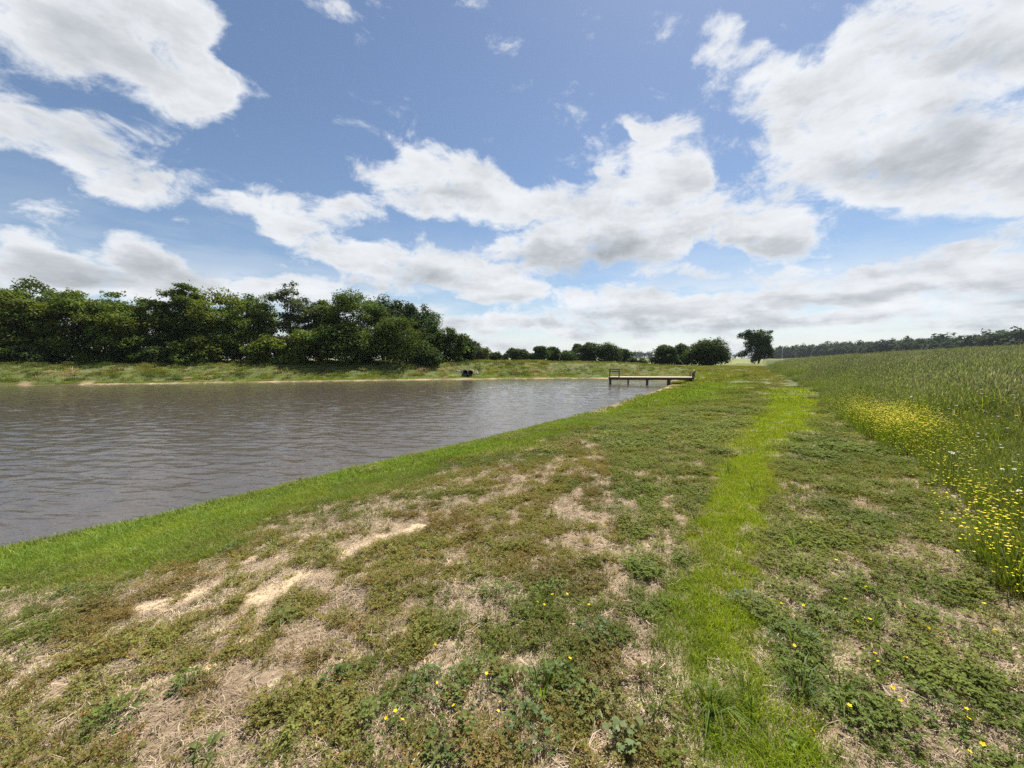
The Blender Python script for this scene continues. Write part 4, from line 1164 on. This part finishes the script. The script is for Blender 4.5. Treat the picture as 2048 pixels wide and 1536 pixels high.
# -- yellow flowers in the meadow edge
yellow_m = leaf_mat('yellow_petals', None, trans=.25, rough=.4, spec=.4, warm=(1.1, 1.0, .3))
def bloom_verts(c, R, rng, n=5, cup=.35, tiltv=None):
    V = [c]; F = []
    a0 = rng.random() * 6.28
    for k in range(n):
        a = a0 + 6.283 * k / n; w = 6.283 / n * .46
        for (da, rr2, zz) in ((-w, .62, .25), (0, 1.0, .5), (w, .62, .25)):
            V.append(c + np.array([math.cos(a + da) * R * rr2, math.sin(a + da) * R * rr2, R * cup * zz]))
        b_ = 1 + 3 * k
        F += [(0, b_, b_ + 1), (0, b_ + 1, b_ + 2)]
    return np.array(V), np.array(F)
def flower_clump(nf, rad, h0, h1, R):
    L = []
    for j in range(nf):
        a = rs.random() * 6.28; r = rad * math.sqrt(rs.random()); h = rs.uniform(h0, h1)
        top = np.array([r * math.cos(a), r * math.sin(a), h])
        V_, F_ = bloom_verts(top, R * rs.uniform(.8, 1.2), rs)
        V_ = V_ + (V_ - top) @ np.array([[0, 0, .0], [0, 0, .0], [0, 0, 0]])
        L.append((V_, F_, np.tile([1, 1, 1], (len(V_), 1)) * rs.uniform(.8, 1.1)))
        L.append((np.array([[r * .5 * math.cos(a), r * .5 * math.sin(a), 0], [r * .5 * math.cos(a) + .003, r * .5 * math.sin(a), 0], top + np.array([0, 0, -.001]), top + np.array([.002, 0, -.001])]), np.array([[0, 1, 3], [0, 3, 2]]), np.tile([.18, .36, 1.2], (4, 1))))
    return L
fl = [proto('f', flower_clump(4, .12, .12, .42, .0100), yellow_m) for i in range(6)]
def patch(pxs, n, dz=.33):
    q = np.array(pxs, float); out_ = []
    pp = np.column_stack([rs.normal(size=n), rs.normal(size=n)])
    return q[0] + pp[:, :1] * (q[1] - q[0]) + pp[:, 1:] * (q[2] - q[0])
PX = np.vstack([patch([(1768, 838), (1828, 850), (1772, 856)], 1900), patch([(1970, 1015), (2040, 1030), (1960, 1055)], 110), patch([(1860, 930), (1910, 950), (1840, 960)], 40), patch([(1880, 860), (1950, 880), (1880, 885)], 50), patch([(2030, 1090), (2080, 1120), (2020, 1140)], 60)])
FPp = ground_at(PX[:, 0], PX[:, 1], .30); ke = meadow_d(FPp[:, 0], FPp[:, 1]) > -.25; FPp = FPp[ke & (FPp[:, 1] > .8)]
n = len(FPp)
scatter('meadow_buttercups', FPp, rs.random(n) * 6.28, rs.uniform(.75, 1.2, n) * np.where(FPp[:, 1] > 6, 1.2, .98), rs.integers(0, 6, n), np.tile([.92, .74, .015], (n, 1)) * rs.uniform(.85, 1.1, (n, 1)), fl, kind='stuff', label='drifts of yellow flowers along the edge of the tall meadow', category='flowers')

# -- coarse growth on the far bank
def bank_proto(h0, h1, nb, rad, w): return [blades(nb, rad, h0, h1, w, .6, rs, .5, .4)]
def leafy(nl, rad, h, sz):
    c = np.stack([rs.normal(size=nl) * rad * .5, rs.normal(size=nl) * rad * .5, rs.uniform(.02, h, nl)], 1)
    n_ = rs.normal(size=(nl, 3)) * .6 + np.array([0, 0, .9])
    V_, F_ = leaf_quads(c, n_, sz * rs.uniform(.6, 1.3, nl), rs); v = rs.uniform(.7, 1.3, nl)
    F3 = np.concatenate([F_[:, [0, 1, 2]], F_[:, [0, 2, 3]]], 0)
    return V_, F3, np.repeat(np.stack([v, v, v], 1), 4, axis=0)
bp_ = [proto('b', [leafy(90, .55, .42, .11)], weed_m) for i in range(4)] + [proto('b', bank_proto(.2, .55, 120, .5, .022), weed_m) for i in range(4)] + [proto('b', [sticks(60, .5, .3, .75, .022, rs, .25, .5)], weed_m) for i in range(3)]
x = rs.uniform(-85, 34, 9000); y = rs.uniform(25, 74, 9000)
c = cover(x, y); d = c['d']
k = (c['far'] > .35) & (d > .7) & (d < 19) & (rs.random(9000) < np.where(d < 8.5, .95, .75)); x, y = x[k], y[k]; c = {kk: vv[k] for kk, vv in c.items()}; d = c['d']; n = len(x)
crest = (d > 7.5) & (d < 9.8)
dead = (d > .9) & (d < 5.5) & (rs.random(n) < .55 * smooth(fbm(x * .25, y * .25, 141, 3), .40, .55) + .12)
leafyb = rs.random(n) < .5
idx = np.where(dead, rs.integers(8, 11, n), np.where(leafyb, rs.integers(0, 4, n), rs.integers(4, 8, n)))
t = mixc(np.tile([.120, .150, .045], (n, 1)), np.array([.070, .105, .035]), smooth(fbm(x * .2, y * .3, 151, 3), .45, .58))
t = mixc(t, np.array([.20, .21, .065]), smooth(fbm(x * .3 + 5, y * .5, 161, 3), .50, .62) * .9)
t[dead] = np.array([.40, .33, .25])
t = t * rs.uniform(.8, 1.25, (n, 1))
s = rs.uniform(.55, 1.15, n) * np.where(crest, .45, 1.0) * np.where(d < 2, .6, 1) * np.where(d > 12, 1.15, 1) * np.where(x > 6, .62, 1.0)
scatter('bank_weeds', np.stack([x, y, terrain(x, y, c['d'], c['e']) - .02], 1), rs.random(n) * 6.28, s, idx, t, bp_, kind='stuff', label='rough weeds and dead stalks covering the far bank', category='weeds')

# -- crumbs of soil and grit on the bare ground
oc = np.array([[1, 0, 0], [-1, 0, 0], [0, 1, 0], [0, -1, 0], [0, 0, 1], [0, 0, -.6]]); of = np.array([[0, 2, 4], [2, 1, 4], [1, 3, 4], [3, 0, 4], [2, 0, 5], [1, 2, 5], [3, 1, 5], [0, 3, 5]])
def crumbs(n, rad):
    L = []
    for j in range(n):
        a = rs.random() * 6.28; r = rad * math.sqrt(rs.random()); z_ = .0012 + .005 * rs.random() ** 3
        V_ = oc * z_ * rs.uniform(.7, 1.3, (6, 3)) + np.array([r * math.cos(a), r * math.sin(a), z_ * .3])
        L.append((V_, of, np.tile([1, 1, 1], (6, 1)) * rs.uniform(.6, 1.25)))
    return proto('k', L, straw_m)
kp = [crumbs(22, .10) for i in range(5)]
x, y = pts_sector(.75, 6.5, 110); c = cover(x, y)
k = rs.random(len(x)) < np.maximum(c['sand'], .35 * (1 - c['lush'])) * (1 - c['strip']) * (1 - c['meadow']) * (c['d'] > .4)
x, y = x[k], y[k]; sd = c['sand'][k]; n = len(x)
t = mixc(np.tile([.22, .165, .105], (n, 1)), np.array([.42, .32, .205]), sd)
scatter('soil_crumbs', np.stack([x, y, terrain(x, y)], 1), rs.random(n) * 6.28, rs.uniform(.7, 1.3, n), rs.integers(0, 5, n), t, kp, kind='stuff', label='crumbs of sandy soil on the bare patches', category='soil')

# ------------------------------------------------------------------ single plants one can pick out in the foreground
def lobed_leaf(c, az, el, R, rng, lobes=5, deep=.55):
    """palmate leaf: a fan whose rim runs in and out between the lobes"""
    d = np.array([math.cos(az) * math.cos(el), math.sin(az) * math.cos(el), math.sin(el)]); s = np.array([-math.sin(az), math.cos(az), rng.normal() * .25]); s /= np.linalg.norm(s)
    nn = np.cross(d, s)
    V = [c]; m = lobes * 2 + 1
    for k in range(m):
        th = math.radians(-130 + 260 * k / (m - 1)); big = (k % 2 == 1)
        r = R * ((1.0 if big else deep) * (.75 + .25 * math.cos(th)) * rng.uniform(.88, 1.1))
        V.append(c + d * (R * .25 + r * math.cos(th)) + s * r * math.sin(th) - nn * (.18 * R if big else -.05 * R) * rng.uniform(.3, 1.4))
    F = [(0, k, k + 1) for k in range(1, m)]
    return np.array(V), np.array(F)
def strap_leaf(c, az, L, w, rise, rng, seg=4, toothed=0.0):
    d = np.array([math.cos(az), math.sin(az), 0]); s = np.array([-math.sin(az), math.cos(az), 0]); V = []; F = []
    for k in range(seg + 1):
        t = k / seg; wd = w * math.sin(math.pi * min(.98, .12 + .84 * t)) ** .7 * (1 + toothed * (1 if k % 2 else -1))
        p = c + d * L * t + np.array([0, 0, rise * math.sin(t * 2.3)])
        V += [p - s * wd / 2 + np.array([0, 0, .18 * wd]), p + np.array([0, 0, 0]), p + s * wd / 2 + np.array([0, 0, .18 * wd])]
    for k in range(seg):
        for j in (0, 1): b_ = 3 * k + j; F += [(b_, b_ + 1, b_ + 4), (b_, b_ + 4, b_ + 3)]
    return np.array(V), np.array(F)
def stem_faces(a, b, r):
    tb = MB(); tb.tube([a, (np.asarray(a) + b) / 2 + np.array([r, r, 0]), b], [r, r * .9, r * .8], 4, False)
    V = np.array(tb.V); F = []
    for f in tb.F: F += [(f[0], f[1], f[2]), (f[0], f[2], f[3])]
    return V, np.array(F)
def col_rows(n, rng, lo=.75, hi=1.25):
    v = rng.uniform(lo, hi); y_ = rng.uniform(-.08, .15)
    return np.tile([v * (1 + y_), v, v * (1 - y_ * .5)], (n, 1))

PLANT_COL = {}
def plant_mat(col):
    if col not in PLANT_COL: PLANT_COL[col] = leaf_mat('plant_leaves', col, trans=.34, rough=.5, spec=.14, warm=(1.25, 1.12, .35))
    return PLANT_COL[col]
petal_m = leaf_mat('buttercup_petals', (.86, .60, .008), trans=.25, rough=.5, spec=.12, warm=(1.1, 1.0, .3))
white_m = leaf_mat('white_umbel', (.78, .78, .70), trans=.2, rough=.6, spec=.2, warm=(1, 1, 1))
stem_m = leaf_mat('green_stems', (.13, .17, .04), trans=.1, rough=.5, spec=.2)
rp = np.random.default_rng(909)

def plant(kind, px, py, width_px, label, group, seed, col):
    rng = np.random.default_rng(seed)
    g = ground_at([px], [py])[0]
    dist = np.linalg.norm(g - np.array([0, 0, CAMZ]))
    fw = g[1] * math.cos(PITCH) - (g[2] - CAMZ) * math.sin(PITCH)
    Wd = width_px / FPX * fw * (.5 if kind == 'buttercup' else .4)                         # plant radius in metres
    name = {'buttercup': 'buttercup_plant', 'rosette': 'rosette_weed', 'broad': 'broad_leaved_weed', 'tussock': 'grass_tussock'}[kind]
    root = empty(name, (g[0], g[1], g[2] - .004), label, {'buttercup': 'plant', 'rosette': 'plant', 'broad': 'plant', 'tussock': 'grass tuft'}[kind], group, rng.random() * 6.28)
    L = []; St = []
    if kind == 'buttercup':
        nl = int(22 + Wd * 420)
        for j in range(nl):
            a = rng.random() * 6.28; r = Wd * math.sqrt(rng.random()) * 1.0; h = (.022 + .07 * (1 - (r / Wd) ** 2) * rng.uniform(.4, 1.1))
            c = np.array([r * math.cos(a), r * math.sin(a) * .85, h])
            V_, F_ = lobed_leaf(c, a + rng.normal() * .5, rng.uniform(-.25, .6), rng.uniform(.013, .026), rng, 5, .42)
            L.append((V_, F_, col_rows(len(V_), rng)))
            V_, F_ = stem_faces(c * np.array([.45, .45, 0]), c, .0011); St.append((V_, F_, np.ones((len(V_), 3))))
    elif kind == 'rosette':
        nl = int(rng.integers(14, 20))
        for j in range(nl):
            a = j * 2.4 + rng.normal() * .15; ln = Wd * rng.uniform(.65, 1.1)
            V_, F_ = strap_leaf(np.zeros(3), a, ln, ln * rng.uniform(.16, .25), ln * rng.uniform(.18, .55), rng, 6, .22)
            L.append((V_, F_, col_rows(len(V_), rng)))
    elif kind == 'broad':
        for j in range(24):
            a = j * 2.4 + rng.normal() * .2; r = Wd * rng.uniform(.1, .8); h = rng.uniform(.03, .10)
            c = np.array([r * math.cos(a), r * math.sin(a), h])
            V_, F_ = lobed_leaf(c, a, rng.uniform(-.1, .5), Wd * rng.uniform(.20, .34), rng, 6, .74)
            L.append((V_, F_, col_rows(len(V_), rng)))
            V_, F_ = stem_faces(c * np.array([.1, .1, 0]), c, .002); St.append((V_, F_, np.ones((len(V_), 3))))
    else:
        n_ = 70
        V_, F_, C_ = blades(n_, Wd * .25, Wd * .7, Wd * 1.5, .006, 1.15, rng, 1.0, .5)
        L.append((V_, F_, C_))
    V, F, C_ = fin(L); me = new_mesh('leaves', V, F, plant_mat(col)); set_vary(me, C_); link('leaves' if kind != 'tussock' else 'blades', me, root)
    if St:
        V, F, C_ = fin(St); me = new_mesh('stems', V, F, stem_m); set_vary(me, C_); link('stems', me, root)
    return root

BC = (.110, .155, .036); BD = (.088, .135, .040); RO = (.125, .155, .045); BR = (.130, .170, .065); TU = (.110, .165, .030)
GB = 'leafy buttercup plants in the near turf'; GR = 'flat rosette weeds in the near turf'
PLANTS = [
    ('buttercup', 765, 1450, 150, 'dark leafy clump with three buttercup flowers at the bottom of the view', GB, BC),
    ('buttercup', 868, 1378, 130, 'leafy buttercup clump at the end of the long row of clumps', GB, BD),
    ('buttercup', 955, 1372, 140, 'leafy buttercup clump under the tallest foreground flower', GB, BC),
    ('buttercup', 1040, 1378, 120, 'leafy buttercup clump in the middle of the long row', GB, BC),
    ('buttercup', 1110, 1372, 120, 'dense leafy clump where the long row bends', GB, BD),
    ('buttercup', 1165, 1400, 110, 'leafy clump at the strip end of the long row', GB, BC),
    ('buttercup', 1058, 1462, 130, 'round leafy clump standing alone on straw below the row', GB, BD),
    ('buttercup', 905, 1480, 130, 'loose leafy clump at the bottom edge of the view', GB, BC),
    ('buttercup', 1195, 1272, 90, 'leafy clump on bare straw beside the bright strip', GB, BD),
    ('buttercup', 1000, 1195, 90, 'dark clump between two olive mats in the middle ground', GB, BC),
    ('buttercup', 1110, 1190, 110, 'leafy clump carrying several small flowers near the strip', GB, BC),
    ('buttercup', 1280, 1140, 80, 'dark upright clump beside the round straw patch', GB, TU),
    ('buttercup', 670, 1370, 70, 'small blue-green clump on the straw', GB, BD),
    ('buttercup', 375, 1378, 70, 'small bright clump at the edge of the sand', GB, BC),
    ('buttercup', 235, 1448, 120, 'leafy clump beside the lowest sandy patch', GB, BC),
    ('buttercup', 1500, 1215, 110, 'dark clump just across the strip, above the first clover flowers', GB, BD),
    ('buttercup', 1590, 1290, 120, 'dark clump bordering the bright strip further down', GB, BD),
    ('buttercup', 1640, 1240, 100, 'leafy clump among clover with a flower at its edge', GB, BC),
    ('buttercup', 1720, 1440, 130, 'large clump in the clover near the bottom corner', GB, BC),
    ('buttercup', 1870, 1420, 120, 'clump beside the straw strips near the bottom corner', GB, BC),
    ('buttercup', 465, 1105, 60, 'grey-green clump on the grassy slope above the sand', GB, BD),
    ('buttercup', 150, 1190, 70, 'dark low clump in the slope grass', GB, BD),
    ('broad', 1250, 1490, 105, 'pale blue-green weed with broad scalloped leaves', None, BR),
    ('rosette', 568, 1238, 95, 'flat rosette weed lying at the end of the sand track', GR, RO),
    ('rosette', 735, 1328, 75, 'dark spiky rosette beside a small sand patch', GR, BD),
    ('rosette', 410, 1508, 100, 'grey-green rosette at the bottom edge among straw', GR, RO),
    ('rosette', 875, 1520, 90, 'pale strap-leaved rosette at the bottom middle', GR, BR),
    ('rosette', 1605, 1500, 90, 'upright toothed rosette by the lower end of the strip', GR, TU),
    ('rosette', 645, 1100, 50, 'small rosette at the top of the sand track', GR, RO),
    ('tussock', 1600, 1385, 120, 'long-bladed dark tussock right at the edge of the bright strip', None, BD),
    ('tussock', 1420, 1420, 130, 'blue-green tussock in the lower part of the strip', None, TU),
    ('tussock', 1680, 1395, 110, 'spreading tussock in the clover beside the dark one', None, TU),
]
for i, (k, px, py, w, lb, gr, cl) in enumerate(PLANTS): plant(k, px, py, w, lb, gr, 500 + i, cl)

# single buttercup flowers
protoB = []
for i in range(4):
    V_, F_ = bloom_verts(np.array([0, 0, 0.0]), 1.0, rp, 5, .55)
    me = new_mesh('bloom', V_, F_, petal_m); set_vary(me, np.ones((len(V_), 3))); protoB.append(me)
V_, F_ = stem_faces(np.array([0, 0, 0.]), np.array([0, 0, 1.0]), .02); stem_me = new_mesh('stem', V_, F_, stem_m); set_vary(stem_me, np.ones((len(V_), 3)))
F_RIGHT = [(1540 + a / 2.415, 900 + b_ / 2.415) for a, b_ in [(465, 650), (583, 640), (365, 724), (422, 814), (482, 816), (660, 758), (767, 858), (450, 965), (508, 972), (522, 1018), (655, 1002), (117, 963), (172, 897), (596, 1150), (630, 1210), (383, 1248), (240, 1283), (209, 1350), (951, 1240), (961, 1272), (1031, 1392), (967, 1428), (1036, 722), (1090, 842), (910, 588), (134, 670), (162, 735), (55, 730), (36, 629), (320, 525), (234, 364), (197, 345)]]
F_LEFT = [(1100 + a / 2.865, 1000 + b_ / 2.865) for a, b_ in [(317, 133), (346, 150), (224, 593)]] + [(600 + a / 2.926, 1100 + b_ / 2.926) for a, b_ in [(800, 761), (1092, 720), (900, 910), (1170, 887), (503, 1005), (598, 980), (558, 953), (1160, 945), (792, 553), (1477, 264), (1563, 260), (1430, 308), (1390, 310), (1580, 628)]]
def flower(px, py, label, group, i):
    hgt = rp.uniform(.06, .11) if group.endswith('clumps') else rp.uniform(.045, .08)
    g = ground_at([px], [py], hgt)[0]
    r = empty('buttercup_flower', tuple(g), label, 'flower', group)
    st = link('stem', stem_me, r); st.scale = (.06, .06, hgt)
    bl = link('bloom', protoB[i % 4], r); bl.location = (0, 0, hgt - .002); bl.scale = (.0112,) * 3 if i % 3 else (.0090,) * 3
    bl.rotation_euler = (rp.normal() * .3 + .25, rp.normal() * .3, rp.random() * 6.28)
ONES = ['', 'first', 'second', 'third', 'fourth', 'fifth', 'sixth', 'seventh', 'eighth', 'ninth', 'tenth', 'eleventh', 'twelfth', 'thirteenth', 'fourteenth', 'fifteenth', 'sixteenth', 'seventeenth', 'eighteenth', 'nineteenth']
def nth(k): return ONES[k] if k < 20 else {20: 'twentieth', 30: 'thirtieth'}.get(k, ('twenty-' if k < 30 else 'thirty-') + ONES[k % 10])
for i, (px, py) in enumerate(sorted(F_RIGHT, key=lambda p: -p[1])): flower(px, py, '%s yellow buttercup flower up from the bottom edge, in clover across the bright strip' % nth(i + 1), 'buttercup flowers in the clover', i)
for i, (px, py) in enumerate(sorted(F_LEFT, key=lambda p: -p[1])): flower(px, py, '%s yellow buttercup flower up from the bottom edge, on the straw side of the strip' % nth(i + 1), 'buttercup flowers over the near clumps', i)

# white flower heads standing in the meadow
def umbel(R, rng):
    L = []
    for j in range(26):
        a = rng.random() * 6.28; r = R * math.sqrt(rng.random()); c = np.array([r * math.cos(a), r * math.sin(a), -.25 * r * r / R + rng.normal() * .003])
        V_, F_ = bloom_verts(c, R * .26, rng, 4, .4); L.append((V_, F_, np.tile([1, 1, 1], (len(V_), 1)) * rng.uniform(.8, 1.1)))
    return fin(L)
um = []
for i in range(3):
    V_, F_, C_ = umbel(.05, rp); me = new_mesh('flower_head', V_, F_, white_m); set_vary(me, C_); um.append(me)
def white_flower(px, py, h, sc, label, i, group):
    g = ground_at([px], [py], h)[0]
    r = empty('white_flower', tuple(g), label, 'flower', group)
    st = link('stem', stem_me, r); st.scale = (.14, .14, h)
    hd = link('flower_head', um[i % 3], r); hd.location = (0, 0, h); hd.scale = (sc * .55,) * 3; hd.rotation_euler = (rp.normal() * .2 + .3, rp.normal() * .2, rp.random() * 6.28)
cv6 = lambda a, b_: (1500 + a / 3.737, 640 + b_ / 3.737)
WHITE = [((1405, 627), .55, .8, 'round white flower head above the yellow drift, nearest the bare gap'), ((1205, 573), .55, .8, 'bright white flower head beyond the yellow drift'), ((945, 605), .50, .9, 'white flower head just behind the upper edge of the yellow drift'),
         ((1130, 577), .5, .7, 'small white head beside the bright one beyond the yellow drift'), ((1375, 555), .55, .7, 'small white head higher up the meadow behind the bare gap'), ((1035, 742), .4, .5, 'white head inside the yellow drift'),
         ((1515, 1002), .5, .62, 'largest head of the white cluster in the tall grass'), ((1490, 996), .5, .45, 'small head at the edge of the white cluster'), ((1552, 1000), .5, .5, 'second head of the white cluster in the tall grass'), ((1528, 1022), .48, .4, 'lowest head of the white cluster'),
         ((1885, 1123), .5, .5, 'first white head over the lower yellow drift'), ((1975, 1132), .5, .5, 'second white head over the lower yellow drift'), ((2008, 1303), .5, .6, 'lowest white head at the edge of the view, in the yellow drift'), ((2040, 1165), .5, .5, 'white head cut by the edge of the view'),
         ((980, 365), .6, 1.3, 'far white head high in the meadow'), ((790, 432), .55, 1.2, 'white head near the mown edge, half-way up the meadow'), ((1325, 487), .6, .9, 'white head in the middle of the tall meadow'), ((915, 537), .55, .8, 'white head over the dark clump at the meadow edge')]
for i, (pp_, h, sc, lb) in enumerate(WHITE): white_flower(*cv6(*pp_), h, sc, lb, i, 'white flower heads in the meadow')
# masses of small far white flowers
wf = []
for i in range(3):
    L = []
    for j in range(5):
        c = np.array([rp.normal() * .12, rp.normal() * .12, rp.uniform(.5, .85)])
        V_, F_ = bloom_verts(c, rp.uniform(.018, .035), rp, 5, .3); L.append((V_, F_, np.ones((len(V_), 3))))
    wf.append(proto('w', L, leaf_mat('pale_flowers', None, trans=.2, rough=.6, spec=.1, warm=(1, 1, 1))))
x, y = pts_sector(7, 36, 1.6, 28, 72); e = meadow_d(x, y); nn = fbm(x * .35, y * .35, 171, 3)
k = (e > .3) & (e < 14) & (nn > .47); x, y, e = x[k], y[k], e[k]; n = len(x)
scatter('meadow_white_flowers', np.stack([x, y, terrain(x, y)], 1), rs.random(n) * 6.28, (.55 + .5 * smooth(e, 0, 3)) * rs.uniform(.8, 1.1, n), rs.integers(0, 3, n), np.tile([.62, .62, .55], (n, 1)), wf, kind='stuff', label='scattered small whitish flowers among the tall meadow grass', category='flowers')

# ------------------------------------------------------------------ summer air
hz_m = bpy.data.materials.new('air'); hz_m.use_nodes = True
hz_m.node_tree.nodes.clear()
vo = hz_m.node_tree.nodes.new('ShaderNodeVolumePrincipled'); ho_ = hz_m.node_tree.nodes.new('ShaderNodeOutputMaterial')
vo.inputs['Color'].default_value = (.78, .88, 1.0, 1); vo.inputs['Density'].default_value = .00009; vo.inputs['Anisotropy'].default_value = .2
hz_m.node_tree.links.new(vo.outputs[0], ho_.inputs['Volume'])
tb = MB(); tb.box((0, 0, 15), (4400, 4400, 19)); tb.build('haze', hz_m, None, kind='stuff', label='thin summer haze over the fields')
